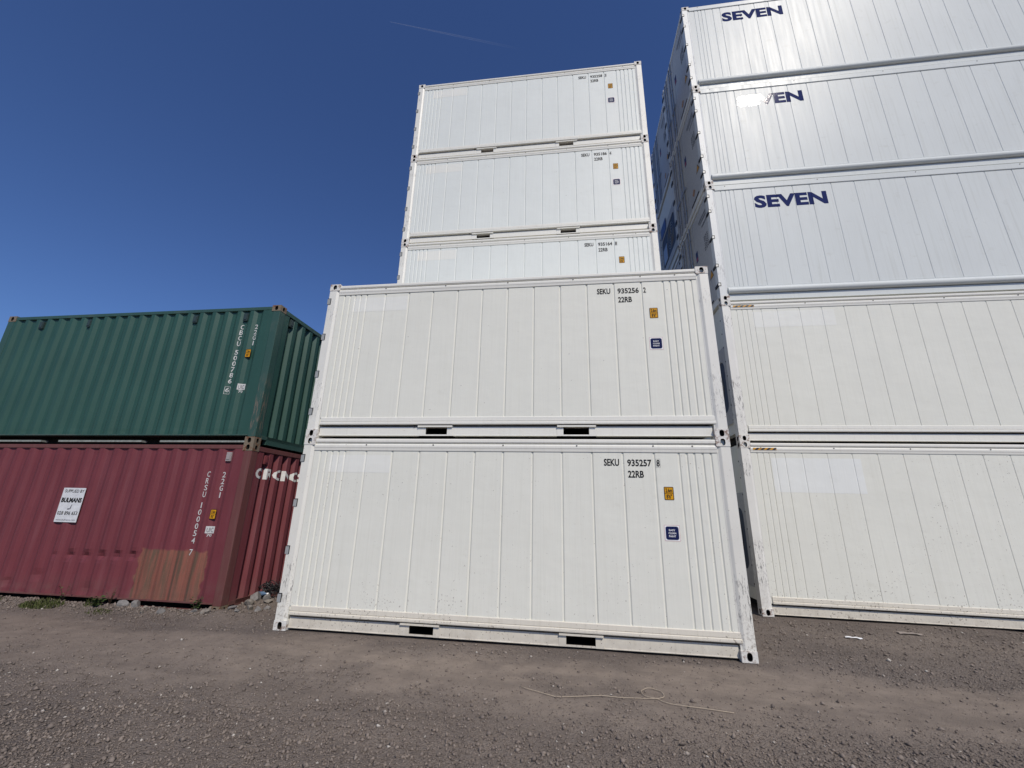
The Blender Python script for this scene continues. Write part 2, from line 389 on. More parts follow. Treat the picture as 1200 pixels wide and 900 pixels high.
def reefer_kit(style, L, H, ribs, low=False, pockets=(), left='door', right='unit', bolts=()):
    """list of (name, mesh) in container space: x along the length, y into the container, z up. style: 'A' moulded, 'S' glossy with round kick rail"""
    K = []; gl = style == 'S'
    pm = M['gloss'] if gl else (M['panel_cool'] if low == 'cool' else (M['panel_low'] if low else M['panel_dry']))
    gd = GROOVE if style == 'A' else 0.0065; low = low is True
    rm = M['gloss_rail'] if gl else (M['rail_low'] if low else M['rail_dry'])
    rt_m = M['gloss_rail'] if gl else M['rail_dry']
    po = M['post_s'] if style == 'S' else M['post_b'] if style == 'B' else (M['post_low'] if low else M['post'])
    x0, x1 = 0.166, L-0.128 if style == 'A' else L-0.166
    zt = H-0.196 if not gl else H-0.150; zb = 0.298 if not gl else 0.325
    K.append(('body', MB().box(0.05, L-0.05, PANEL_Y+gd+0.0005, WD-0.03, 0.190, H-0.03).mesh('body', pm)))
    um = MB(); cs = [0.2] + [v for f in pockets for v in (f[2]-0.05, f[3]+0.05)] + [L-0.2]
    for a, b in zip(cs[::2], cs[1::2]): um.box(a, b, 0.165, WD-0.165, 0.05, 0.158)
    um.box(0.19, L-0.19, 0.125, WD-0.125, 0.1585, 0.1895)
    K.append(('underframe', um.mesh('underframe', M['hole'])))  # near-black: stacking-gap and kick-strip slot shade put into the colour
    for xa, mir in ((0, False), (0, True)):
        for back in (False, True):
            prof = [(0.006, 0.0), (0.006, 0.118), (0.012, 0.130), (0.024, 0.150), (0.028, 0.1655), (0.17, 0.1655), (0.17, 0.0)]
            mb = MB(); n = len(prof); z0, z1 = CZ, H-CZ
            mb.v = [(x+0.004, y, z) for z in (z0, z1) for y, x in prof]
            for i in range(n): j = (i+1) % n; mb.f.append((i, j, n+j, n+i)); mb.mi.append(0)
            mb.f += [tuple(range(n)), tuple(range(n, 2*n))]; mb.mi += [0, 0]
            if mir: mb.mirror(L)
            if back: mb.mirror_y(WD)
            K.append(('corner_post', mb.mesh('corner_post', po)))
    for me in casting_meshes(L, H, [M['casting'], M['hole']]): K.append(('corner_casting', me))
    # panels between the grooves
    ed = [x0+0.006] + list(ribs) + [x1]
    gw = 0.017 if style == 'A' else 0.012
    for i, (a, b) in enumerate(zip(ed, ed[1:])):
        l = 0.0 if i == 0 else 1.0; r = 0.0 if i == len(ed)-2 else 1.0
        ya, yd = PANEL_Y, PANEL_Y+gd
        jit = 0.0
        mb = MB(); A0, A1, B1, B0 = a+0.005*l, a+gw*l, b-gw*r, b-0.005*r
        mb.quad((A1, ya, zb), (B1, ya, zb), (B1, ya, zt), (A1, ya, zt))
        if l: mb.quad((A0, yd, zb), (A1, ya, zb), (A1, ya, zt), (A0, yd, zt))
        if r: mb.quad((B1, ya, zb), (B0, yd, zb), (B0, yd, zt), (B1, ya, zt))
        mb.quad((A0, yd, zt), (A1, ya, zt), (B1, ya, zt), (B0, yd, zt)); mb.quad((A0, yd, zb), (B0, yd, zb), (B1, ya, zb), (A1, ya, zb))
        K.append(('side_panel', mb.mesh('side_panel', pm)))
    xl, xr = 0.182, L-0.182
    if not gl:
        K.append(('top_rail', MB().extrude_x([(0.08, H-0.024), (0.026, H-0.025), (0.014, H-0.030), (0.008, H-0.040), (0.008, H-0.072), (0.016, H-0.084), (0.028, H-0.0895), (0.08, H-0.0895)], xl, xr).mesh('top_rail', rt_m)))
        K.append(('roof_trim', MB().extrude_x([(0.08, H-0.0905), (0.034, H-0.0905), (0.030, H-0.099), (0.017, H-0.108), (0.010, H-0.122), (0.010, H-0.148), (0.016, H-0.166), (0.020, H-0.1985), (0.08, H-0.1985)], xl-0.012, xr+0.012).mesh('roof_trim', rt_m)))
        K.append(('kick_strip', MB().extrude_x([(0.125, 0.302), (0.024, 0.300), (0.020, 0.294), (0.020, 0.240), (0.027, 0.2365), (0.027, 0.2335), (0.018, 0.230), (0.012, 0.224), (0.011, 0.200), (0.014, 0.189), (0.125, 0.188)], 0.196, x1-0.01).mesh('kick_strip', rm)))
    else:
        K.append(('top_rail', MB().extrude_x([(0.08, H-0.014), (0.020, H-0.016), (0.014, H-0.024), (0.014, H-0.142), (0.020, H-0.152), (0.08, H-0.152)], xl, xr).mesh('top_rail', rt_m)))
        arc = [(0.034-0.052*math.sin(math.pi*i/14)**1.0*1.0, 0.300-0.125*(1-math.cos(math.pi*i/14))/2) for i in range(15)]
        K.append(('kick_rail', MB().extrude_x([(0.10, 0.326), (0.032, 0.326), (0.031, 0.305)] + arc + [(0.10, 0.175)], 0.172, L-0.172).mesh('kick_rail', rm)))
    # bottom rail with fork pockets
    yb = 0.056
    segs = []; s0 = 0.182
    for (f0, f1, o0, o1) in pockets: segs.append((s0, f0)); s0 = f1
    segs.append((s0, L-0.182))
    zr1 = 0.158
    for a, b in segs:
        K.append(('bottom_rail', MB().extrude_x([(0.16, zr1), (yb, zr1), (yb, 0.038), (yb-0.006, 0.034), (yb-0.006, 0.026), (0.16, 0.026)], a+0.001, b-0.001).mesh('bottom_rail', rm)))
    for (f0, f1, o0, o1) in pockets:
        K.append(('fork_pocket', MB().box(f0, o0, yb-0.004, yb+0.012, 0.026, 0.150).box(o1, f1, yb-0.004, yb+0.012, 0.026, 0.150)
                  .box(f0+0.004, f1-0.004, yb-0.030, 0.14, 0.151, 0.174).box(o0, o1, yb, yb+0.014, 0.026, 0.046).mesh('fork_pocket', rm)))
        K.append(('pocket_liner', MB().box(o0, o1, 0.90, 0.91, 0.046, 0.150).box(o0-0.012, o0-0.002, yb+0.013, 0.9, 0.030, 0.150).box(o1+0.002, o1+0.012, yb+0.013, 0.9, 0.030, 0.150).box(o0, o1, yb+0.015, 0.9, 0.024, 0.034).mesh('pocket_liner', M['hole'])))  # liner near-black, pocket shade put into its colour
        mb = MB(); c = Vector((f0-0.055, yb-0.010, 0.168)); mb.tube([c+Vector((0.016*math.cos(a), 0, 0.016*math.sin(a))) for a in [math.pi*2*i/10 for i in range(11)]], 0.005, 5)
        if f0 < 2.2: K.append(('lashing_ring', mb.mesh('lashing_ring', M['bolt'], True)))
    bz = H-0.117 if not gl else H-0.05
    for bx in bolts:
        mb = MB(); N = 8; r_ = 0.011; by = 0.0105 if not gl else 0.0145
        ring = [(bx+r_*math.cos(2*math.pi*i/N), bz+r_*math.sin(2*math.pi*i/N)) for i in range(N)]
        for i in range(N): j = (i+1) % N; mb.quad((ring[i][0], by, ring[i][1]), (ring[j][0], by, ring[j][1]), (ring[j][0], by-0.005, ring[j][1]), (ring[i][0], by-0.005, ring[i][1]))
        mb.quad(*[(x, by-0.005, z) for x, z in ring]); K.append(('rail_bolt', mb.mesh('rail_bolt', M['bolt'])))
    for side, kind in (('l', left), ('r', right)):
        E = door_end(H, gl) if kind == 'door' else (unit_end(H) if kind == 'unit' else [])
        for nm, mb, mt in E:
            if side == 'r': mb.mirror(L)
            K.append((nm, mb.mesh(nm, mt)))
    return K

def door_end(H, gl):
    E = []; pm = M['gloss'] if gl else M['panel_dry']; rm = M['rail_dry']
    E.append(('door_header', MB().box(0.006, 0.12, 0.184, WD-0.184, H-0.115, H-0.016), rm))
    E.append(('door_sill', MB().box(0.006, 0.12, 0.184, WD-0.184, 0.02, 0.155), rm))
    E.append(('door_seal', MB().box(0.034, 0.0495, 0.172, WD-0.172, 0.158, H-0.118), M['seal']))
    for a, b in ((0.19, 1.210), (1.228, WD-0.19)):
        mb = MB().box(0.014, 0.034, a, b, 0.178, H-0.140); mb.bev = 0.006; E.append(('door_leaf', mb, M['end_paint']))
    for w in (1.42, 1.60, 1.92, 2.10):
        mb = MB().tube([(-0.006, w, 0.10), (-0.006, w, H-0.08)], 0.016, 8)
        for zz in (0.5, 1.15, 1.8, H-0.45): mb.box(-0.012, 0.016, w-0.05, w+0.05, zz-0.03, zz+0.03)
        E.append(('lock_rod', mb, M['rod']))
    for w, z in ((1.50, 1.05), (2.0, 1.05)):
        E.append(('door_handle', MB().box(-0.03, -0.012, w-0.26, w+0.1, z-0.02, z+0.02).box(-0.02, 0.014, w-0.05, w+0.05, z-0.08, z+0.08), M['rod']))
    zs = (0.38, 0.83, 1.53, 2.2, 2.6) if gl else (0.395, 1.0, 1.635, 2.275)
    for z in zs:  # dark box behind each pin: notch shade put into colour
        if gl: E.append(('hinge', MB().box(-0.006, 0.046, 0.0005, 0.15, z-0.040, z+0.040).box(-0.012, -0.002, 0.02, 0.19, z-0.03, z+0.03), M['seal'])); E.append(('hinge_pin', MB().box(-0.008, 0.032, -0.003, 0.02, z-0.030, z+0.020), M['rail_dry']))
        else: E.append(('hinge', MB().box(-0.008, 0.050, 0.0005, 0.15, z-0.055, z+0.055), M['seal'])); E.append(('hinge_pin', MB().box(-0.010, 0.040, -0.003, 0.02, z-0.055, z+0.043), M['hinge']))
        zz = z
        E.append(('hinge', MB().box(-0.012, 0.052, WD-0.15, WD+0.006, z-0.055, z+0.055), M['seal']))
    return E

def unit_end(H):
    """refrigeration machinery end: bolted face plate and a condenser opening, its depth suggested by a dark sheet"""
    E = []; o0, o1, q0, q1 = 0.36, WD-0.36, 0.66, 1.72
    rw = 0.16; N = 6
    hole = []
    for cx, cz, a0 in ((o1-rw, q1-rw, 0), (o0+rw, q1-rw, 90), (o0+rw, q0+rw, 180), (o1-rw, q0+rw, 270)):
        hole += [(cx+rw*math.cos(R(a0+90*i/N)), cz+rw*math.sin(R(a0+90*i/N))) for i in range(N+1)]
    mb = MB(); c = (WD/2, (q0+q1)/2); w0, w1, z0, z1 = 0.172, WD-0.172, 0.13, H-0.02
    def edge(p):
        dx, dz = p[0]-c[0], p[1]-c[1]; k = min((w1-c[0])/abs(dx) if dx > 0 else (c[0]-w0)/max(abs(dx), 1e-9), (z1-c[1])/abs(dz) if dz > 0 else (c[1]-z0)/max(abs(dz), 1e-9)); return (c[0]+dx*k, c[1]+dz*k)
    out = [edge(p) for p in hole]; cor = [(w1, z1), (w0, z1), (w0, z0), (w1, z0)]; xf = 0.030
    for i in range(len(hole)):
        j = (i+1) % len(hole); P = [(xf, *out[i])]
        if abs(out[i][0]-out[j][0]) > 1e-6 and abs(out[i][1]-out[j][1]) > 1e-6:
            cc = min(cor, key=lambda q: (q[0]-(out[i][0]+out[j][0])/2)**2+(q[1]-(out[i][1]+out[j][1])/2)**2); P.append((xf, *cc))
        P += [(xf, *out[j]), (xf, *hole[j]), (xf, *hole[i])]; mb.quad(*P)
        mb.quad((xf, *hole[i]), (xf, *hole[j]), (0.0485, *hole[j]), (0.0485, *hole[i]))
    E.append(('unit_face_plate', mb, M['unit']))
    E.append(('condenser_opening', MB().box(0.044, 0.049, o0-0.01, o1+0.01, q0-0.01, q1+0.01), M['unit_dark']))  # shallow dark sheet closing the opening
    mb = MB(); cy, cz, rr_ = 0.95, 1.22, 0.40
    for k in range(5): 
        q = rr_*(k+1)/5; mb.tube([(0.038, cy+q*math.cos(a), cz+q*math.sin(a)) for a in [2*math.pi*i/24 for i in range(25)]], 0.005, 4)
    E.append(('fan_guard', mb, M['rod']))
    E.append(('compressor_housing', MB().box(0.022, 0.044, 1.45, 1.95, 0.74, 1.30), M['rod']))
    E.append(('control_box', MB().box(0.014, 0.030, 1.35, 2.05, 1.80, 2.20), M['blueplate']))
    for w in (0.235, WD-0.235):
        for z in [0.45+0.3*i for i in range(int((H-0.7)/0.3)+1)]:
            E.append(('plate_bolt', MB().box(0.020, 0.030, w-0.013, w+0.013, z-0.013, z+0.013), M['seal']))
    return E

def put(K, name, label, cat, group, loc, yaw=0.0, tilt=0.0, skip=()):
    e = ob(name, None, None, label, cat, group); e.empty_display_size = 0.3
    e.matrix_world = Matrix.Translation(loc) @ Matrix.Rotation(yaw, 4, 'Z') @ Matrix.Rotation(-tilt, 4, 'Y')
    for nm, me in K:
        if nm in skip: continue
        ob(nm, me, e)
    return e

# ------------------------------------------------------------------ markings
def mark(parent, name, mesh): return ob(name, mesh, parent)
def serial(parent, num, chk, prof, pv=1.0):
    mark(parent, 'owner_code_lettering', place_mesh(glyph_mesh('SEKU', 0.026), 'lettering', M['ink'], (4.420, 4.621, 2.207, 2.302), prof))
    mark(parent, 'serial_lettering', place_mesh(glyph_mesh(num, 0.026), 'lettering', M['ink'], (4.728, 5.043, 2.204, 2.296), prof))
    mark(parent, 'check_digit', place_mesh(glyph_mesh(chk, 0.022), 'lettering', M['ink'], (5.108, 5.148, 2.204, 2.294), prof))
    mb = MB(); t = 0.002; a, b, c, d = 5.100, 5.156, 2.194, 2.304
    for q in ((a, b, c, c+t), (a, b, d-t, d), (a, a+t, c+t, d-t), (b-t, b, c+t, d-t)): mb.quad((q[0], 0.0275, q[2]), (q[1], 0.0275, q[2]), (q[1], 0.0275, q[3]), (q[0], 0.0275, q[3]))
    if num != '935256': mark(parent, 'check_digit_frame', mb.mesh('frame', M['sign_grey'], fix=False))
    mark(parent, 'type_code_lettering', place_mesh(glyph_mesh('22RB', 0.026), 'lettering', M['ink'], (4.730, 4.934, 2.056, 2.148), prof))
def height_sticker(parent, u0, u1, z0, z1, y, lines=("2.6m", "8'6\""), side='front', X=0.0):
    P = [(0, y), (20, y)]; bo = mark(parent, 'height_sticker', place_mesh(round_rect(u1-u0, z1-z0, 0.012), 'sticker', M['ink'], (u0, u1, z0, z1), P, 0.002, side, X))
    b = 0.009; h = (z1-z0); mid = z0+h*0.5
    mark(bo, 'sticker_field', place_mesh(round_rect(1, 1, 0.06), 'field', M['yellow'], (u0+b, u1-b, mid+b*0.3, z1-b), P, 0.003, side, X))
    mark(bo, 'sticker_field', place_mesh(round_rect(1, 1, 0.06), 'field', M['yellow'], (u0+b, u1-b, z0+b, mid-b*0.3), P, 0.003, side, X))
    mark(bo, 'sticker_lettering', place_mesh(glyph_mesh(lines[0], 0.03), 'lettering', M['ink'], (u0+2.2*b, u1-2.2*b, mid+1.2*b, z1-2*b), P, 0.004, side, X))
    mark(bo, 'sticker_lettering', place_mesh(glyph_mesh(lines[1], 0.03), 'lettering', M['ink'], (u0+3*b, u1-3*b, z0+2*b, mid-1.2*b), P, 0.004, side, X))
def paint_sticker(parent):
    y = PANEL_Y; P = [(0, y), (20, y)]; u0, u1, z0, z1 = 5.139, 5.33, 1.278, 1.470
    bo = mark(parent, 'paint_sticker', place_mesh(rect_mesh(), 'sticker', M['pink'], (u0, u1, z0, z1), P, 0.0015))
    mark(bo, 'sticker_margin', place_mesh(rect_mesh(), 'margin', M['stick_white'], (u0+0.005, u1-0.005, z0+0.005, z1-0.005), P, 0.0025))
    mark(bo, 'sticker_field', place_mesh(round_rect(1, 1, 0.16), 'field', M['blue'], (u0+0.016, u1-0.016, z0+0.016, z1-0.016), P, 0.0035))
    for k, (s, w) in enumerate((('EASY', 0.078), ('CLEAN', 0.092), ('PAINT', 0.086))):
        c = (u0+u1)/2; z = z1-0.062-k*0.036
        mark(bo, 'sticker_lettering', place_mesh(glyph_mesh(s, 0.02), 'lettering', M['stick_white'], (c-w/2, c+w/2, z-0.010, z+0.012), P, 0.0045))
def old_patch(parent, u0, u1, z0, z1, prof, mat=None):
    mark(parent, 'overpainted_patch', place_mesh(rect_mesh(), 'patch', mat or M['patch'], (u0, u1, z0, z1), prof, 0.0012))

# ------------------------------------------------------------------ ground
def vnoise(x, y, s, seed):
    r = np.random.default_rng(seed); G = r.random((256, 256))
    X = x/s; Y = y/s; i = np.floor(X).astype(int); j = np.floor(Y).astype(int); fx = X-i; fy = Y-j
    fx = fx*fx*(3-2*fx); fy = fy*fy*(3-2*fy)
    g = lambda a, b: G[a % 256, b % 256]
    return (g(i, j)*(1-fx)+g(i+1, j)*fx)*(1-fy)+(g(i, j+1)*(1-fx)+g(i+1, j+1)*fx)*fy - 0.5
def sm(a, b, v): t = np.clip((v-a)/(b-a), 0, 1); return t*t*(3-2*t)
def gravel_mask(x, y):
    w = vnoise(x, y, 1.3, 3)*0.9 + vnoise(x, y, 0.45, 4)*0.5 + vnoise(x, y, 0.17, 14)*0.25
    yy = y + w*0.55 + 0.10*(x-4)*0.5*(x < 4)*0
    near = sm(-1.0, -2.1, yy)*0.9                       # loose gravel towards the camera
    base = sm(-0.60, -0.05, yy)*0.85                  # grey strip at the containers' feet
    patch = sm(0.12, 0.42, w)*0.5
    left = sm(2.2, 0.2, x)*0.25
    return np.clip(np.maximum.reduce([near, base, patch, left])*(0.72+0.5*(vnoise(x, y, 0.9, 9)+0.4)), 0, 1)
def ground_z(x, y):
    x = np.asarray(x, float); y = np.asarray(y, float)
    g = gravel_mask(x, y)
    d = (vnoise(x, y, 2.3, 1)*0.035 + vnoise(x, y, 0.8, 2)*0.020 + vnoise(x, y, 0.28, 5)*0.014*(0.4+g) + vnoise(x, y, 0.11, 6)*0.012*(0.25+g))
    foot = sm(-0.9, -0.05, y)*sm(-1.2, 0.2, x)*(1-sm(6.3, 7.2, x))          # packed flat at the white stack's feet
    d = d*(1-0.75*foot) - 0.006*foot
    nb = sm(1.2, 2.2, y)*sm(6.6, 7.0, x); d = d*(1-0.7*nb) - nb*(0.004+0.06*sm(10.2, 12.0, x))
    nd = (1-sm(-1.3, -0.8, x)); bank = np.exp(-((y-0.42)/0.20)**2)*nd*0.050
    und = sm(0.45, 0.8, y)*nd; d = d*(1-0.6*und) + bank - und*0.035
    corner = np.exp(-(((x+1.15)/0.4)**2+((y-1.15)/0.6)**2))*0.11
    return d + corner
def axis(a, b, st, far):
    core = np.arange(a, b+1e-6, st); g = []; s_ = st; v = b
    while v < far: s_ *= 1.25; v += s_; g.append(v)
    h = []; s_ = st; v = a
    while v > -far: s_ *= 1.25; v -= s_; h.append(v)
    return np.array(h[::-1] + list(core) + g)
gx = axis(-8.0, 13.0, 0.035, 900); gy = axis(-5.0, 3.2, 0.030, 900)
GX, GY = np.meshgrid(gx, gy, indexing='ij'); GZ = ground_z(GX, GY)
fade = np.exp(-(np.maximum(0, np.hypot(GX-3, GY)-16)/12)**2); GZ = GZ*fade
n, m_ = GX.shape
gm = bpy.data.meshes.new('ground')
V = np.stack([GX, GY, GZ], -1).reshape(-1, 3)
idx = np.arange(n*m_).reshape(n, m_); F = np.stack([idx[:-1, :-1], idx[1:, :-1], idx[1:, 1:], idx[:-1, 1:]], -1).reshape(-1, 4)
gm.vertices.add(len(V)); gm.vertices.foreach_set('co', V.ravel().astype(np.float32))
gm.loops.add(F.size); gm.loops.foreach_set('vertex_index', F.ravel().astype(np.int32))
gm.polygons.add(len(F)); gm.polygons.foreach_set('loop_start', (np.arange(len(F))*4).astype(np.int32))
gm.update(calc_edges=True)
at = gm.attributes.new('gravel', 'FLOAT', 'POINT'); at.data.foreach_set('value', gravel_mask(GX, GY).ravel().astype(np.float32))
gm.polygons.foreach_set('use_smooth', np.ones(len(F), bool))
def ground_mat():
    t = NT('dirt_and_crushed_stone'); t.coord(jitter=False)
    a = t.n('Attribute', attribute_name='gravel'); g = a.outputs['Fac']
    big = t.noise(0.55, 5, 0.6); mid = t.noise(4.5, 6, 0.65); grit = t.noise(95, 4, 0.7); grit2 = t.noise(240, 2, 0.7)
    vor = t.n('TexVoronoi', i_Scale=62.0); t.l(t.tc, vor.inputs['Vector'])
    dirt = t.mix(t.ramp(mid, 0.3, 0.72), (0.222, 0.182, 0.150), (0.318, 0.264, 0.216))
    grav = t.mix(t.ramp(big, 0.35, 0.7), (0.150, 0.124, 0.107), (0.265, 0.218, 0.180))
    peb = t.n('SeparateColor'); t.l(vor.outputs['Color'], peb.inputs[0])
    grav = t.mix(t.ramp(peb.outputs[0], 0.0, 1.0, 0.0, 0.55), grav, (0.24, 0.213, 0.195))
    grav = t.mix(t.ramp(peb.outputs[1], 0.6, 1.0, 0.0, 0.55), grav, (0.072, 0.064, 0.063))
    c = t.mix(g, dirt, grav)
    c = t.mix(t.ramp(grit, 0.60, 0.72, 0, 0.6), c, (0.32, 0.285, 0.25))
    c = t.mix(t.ramp(grit, 0.40, 0.28, 0, 0.55), c, (0.088, 0.076, 0.069))
    c = t.mix(t.ramp(grit2, 0.68, 0.74, 0, 0.6), c, (0.46, 0.42, 0.37))
    track = t.noise(1.0, 4, 0.6, (0.30, 2.4, 1.0)); c = t.mix(t.ramp(track, 0.46, 0.64, 0, 0.34), c, (0.118, 0.098, 0.086))
    lump = t.noise(14, 5, 0.7); c = t.mix(t.ramp(lump, 0.56, 0.70, 0, 0.35), c, (0.105, 0.086, 0.075))
    damp = t.noise(0.9, 5, 0.65); c = t.mix(t.ramp(damp, 0.55, 0.72, 0, 0.42), c, (0.115, 0.096, 0.088))
    h = t.math('ADD', t.math('MULTIPLY', grit, 0.5), t.math('ADD', t.math('MULTIPLY', mid, 0.5), t.math('MULTIPLY', t.math('MULTIPLY', vor.outputs['Distance'], g), -0.9)))
    t.bump(h, 1.0, 0.022)
    return t.out(c, 0.92, 0.15)
gm.materials.append(ground_mat())
ob('ground', gm, kind='structure', label='grey-brown yard ground of packed dirt and gravel', cat='ground')

# loose stones: one mass of tens of thousands
def stone_mat():
    t = NT('crushed_stone'); t.coord(jitter=False)
    a = t.n('Attribute', attribute_name='tone'); f = a.outputs['Fac']
    c = t.mix(t.ramp(f, 0.0, 0.80), (0.128, 0.106, 0.093), (0.258, 0.214, 0.180)); c = t.mix(t.ramp(f, 0.975, 1.0), c, (0.58, 0.54, 0.48))
    return t.out(t.mix(t.ramp(t.noise(60, 4), 0.4, 0.7, 0, 0.4), c, (0.20, 0.166, 0.14)), 0.85, 0.2)
STONE_M = stone_mat()
def make_gravel(N):
    # octahedra, squashed and jittered
    base = np.array([(1, 0, 0), (-1, 0, 0), (0, 1, 0), (0, -1, 0), (0, 0, 1), (0, 0, -1)], float)
    tri = np.array([(0, 2, 4), (2, 1, 4), (1, 3, 4), (3, 0, 4), (2, 0, 5), (1, 2, 5), (3, 1, 5), (0, 3, 5)])
    # sample the ground the camera sees, denser near it
    X, Y, Sz = [], [], []
    while len(X) < N:
        k = N
        d = 1.5 + 9.5*rng.random(k)**0.9; a = R(-8)*1 + rng.uniform(-1.05, 1.05, k)
        x = CP.x + d*np.sin(a-0.136); y = CP.y + d*np.cos(a-0.136)
        g = gravel_mask(x, y); keep = (rng.random(k) < 0.10+0.9*(g*np.where(y > -0.8, 0.4, 1.0))**1.3) & (x > -8) & (x < 13)
        keep &= ~((x > -0.03) & (x < 6.1) & (y > -0.01)) & ~((x > 7.0) & (y > 2.27)) & ~((x < -1.25) & (y > 0.62)) & (y < 3.0)
        sz = np.exp(rng.normal(math.log(0.0040), 0.55, k))*(1+0.5*g); big = rng.random(k) < 0.012; sz[big] *= rng.uniform(1.6, 3.2, big.sum())
        X += list(x[keep]); Y += list(y[keep]); Sz += list(np.minimum(sz[keep], 0.022))
    X = np.array(X[:N]); Y = np.array(Y[:N]); Sz = np.array(Sz[:N])
    ne = 3200; X[:ne] = rng.uniform(-6.5, -0.3, ne); Y[:ne] = 0.50-np.abs(rng.normal(0, 0.16, ne)); Sz[:ne] = np.minimum(np.exp(rng.normal(math.log(0.010), 0.5, ne)), 0.032)
    k2 = X[:ne] > -1.25; Y[:ne][k2] = rng.uniform(0.3, 1.8, k2.sum())
    Z = ground_z(X, Y)
    sc = Sz[:, None]*np.stack([rng.uniform(0.8, 1.5, N), rng.uniform(0.6, 1.1, N), rng.uniform(0.5, 1.0, N)], -1)
    P = base[None]*sc[:, None, :]*rng.uniform(0.65, 1.2, (N, 6, 1)) + rng.normal(0, 0.16, (N, 6, 3))*Sz[:, None, None]
    th = rng.uniform(0, 2*np.pi, N); c, s_ = np.cos(th)[:, None], np.sin(th)[:, None]
    P = np.stack([P[..., 0]*c-P[..., 1]*s_, P[..., 0]*s_+P[..., 1]*c, P[..., 2]], -1)
    P += np.stack([X, Y, Z+sc[:, 2]*0.5], -1)[:, None, :]
    T = (tri[None]+(np.arange(N)*6)[:, None, None]).reshape(-1, 3)
    me = bpy.data.meshes.new('gravel'); V = P.reshape(-1, 3)
    me.vertices.add(len(V)); me.vertices.foreach_set('co', V.ravel().astype(np.float32))
    me.loops.add(T.size); me.loops.foreach_set('vertex_index', T.ravel().astype(np.int32))
    me.polygons.add(len(T)); me.polygons.foreach_set('loop_start', (np.arange(len(T))*3).astype(np.int32)); me.update(calc_edges=True)
    at = me.attributes.new('tone', 'FLOAT', 'POINT'); at.data.foreach_set('value', np.repeat(rng.random(N), 6).astype(np.float32))
    me.materials.append(STONE_M)
    ob('gravel', me, kind='stuff', label='loose grey gravel scattered over the yard ground', cat='gravel')
make_gravel(135000)

# ------------------------------------------------------------------ white 20 ft refrigerated containers (front pair A, rear stack C)
HA = 2.591; LA = 6.058
RA = [0.275, 0.371, 0.461, 0.560, 0.664, 0.993, 1.398, 1.807, 2.220, 2.624, 3.032, 3.446, 3.855, 4.263, 4.672, 5.081, 5.401, 5.503, 5.599, 5.704, 5.808]
PA = panel_profile(RA)
PK = [(1.743, 2.275, 1.865, 2.190), (3.789, 4.335, 3.880, 4.237)]
BOLT = [0.993, 2.013, 3.033, 4.060, 5.075, 5.579]
kitA = reefer_kit('A', LA, HA, RA, False, PK, 'door', 'unit', BOLT)
kitC = reefer_kit('A', LA, HA, RA, 'cool', PK, 'door', 'unit', BOLT)
kitA_low = reefer_kit('A', LA, HA, RA, True, PK, 'door', 'unit', BOLT)
GA = 'white twenty-foot refrigerated containers'
spec = [  # name stack, level, serial, check, label
    ('A', 0, '935257', '8', 'white refrigerated container lettered SEKU 935257, standing on the ground in the front stack'),
    ('A', 1, '935256', '2', 'white refrigerated container lettered SEKU 935256, on top of the front stack'),
    ('C', 0, None, None, 'white refrigerated container on the ground right behind the lower front white container'),
    ('C', 1, None, None, 'white refrigerated container right behind the upper front white container'),
    ('C', 2, '935164', '8', 'white container lettered SEKU 935164, half hidden behind the front stack'),
    ('C', 3, '935186', '4', 'white container lettered SEKU 935186, second from top of the middle stack'),
    ('C', 4, '935258', '3', 'white container lettered SEKU 935258, topmost of the middle stack against the sky'),
]
tiltC = R(0.10)
for st, lv, num, ck, lab in spec:
    if st == 'A': loc, yaw, tl = (0, 0, lv*HA), 0.0, 0.0
    else: loc, yaw, tl = (0.0073 - lv*HA*math.sin(R(0.1987)), 2.4686, 0.0043 + lv*HA), 0.0067, R(0.1987)
    o = put(kitA_low if (st, lv) == ('A', 0) else (kitA if st == 'A' else kitC), 'refrigerated_container', lab, 'shipping container', GA, loc, yaw, tl)
    if num:
        serial(o, num, ck, PA); old_patch(o, 0.434, 1.384, 2.076, 2.325, PA)
        dz = (0, 0, -0.045, -0.02, 0)[lv] if st == 'C' else 0
        height_sticker(o, 5.174, 5.295, 1.777+dz, 1.945+dz, PANEL_Y); paint_sticker(o)

# ------------------------------------------------------------------ tall 40 ft stack on the right (B) and the one behind it (E)
HB = 2.8945; LB = 12.192
RB1 = [0.278, 0.382, 0.479, 0.581, 0.742, 1.035] + [1.448+0.4055*i for i in range(24)] + [11.16, 11.45, 11.611, 11.713, 11.81, 11.914]
RB3 = [0.305, 0.400, 0.480, 0.572, 0.760, 0.940, 1.420, 1.780, 2.125, 2.550] + [3.005+0.488*i for i in range(17)] + [11.25, 11.43, 11.62, 11.71, 11.79, 11.89]
PB1 = panel_profile(RB1, 0.012, 0.0065); PB3 = panel_profile(RB3, 0.012, 0.0065)
bB = [0.35+1.22*i for i in range(10)]
kitB1 = reefer_kit('B', LB, HB, RB1, True, (), 'unit', 'door', bB)
kitB2 = reefer_kit('B', LB, HB, RB1, False, (), 'unit', 'door', bB)
kitB3 = reefer_kit('S', LB, HB, RB3, False, (), 'door', 'unit', [0.4+1.9*i for i in range(6)])
GB = 'white forty-foot refrigerated containers in the tall right stack'
TB = -0.2404
labsB = ['white container at the ground, bottom of the tall right stack, with a pale rectangle', 'white container second from the ground in the tall right stack, with hazard tape',
         'white container lettered SEVEN, lowest of the three SEVEN containers on the right', 'white container lettered SEVEN, middle of the three on the right', 'white container lettered SEVEN, topmost of the tall right stack']
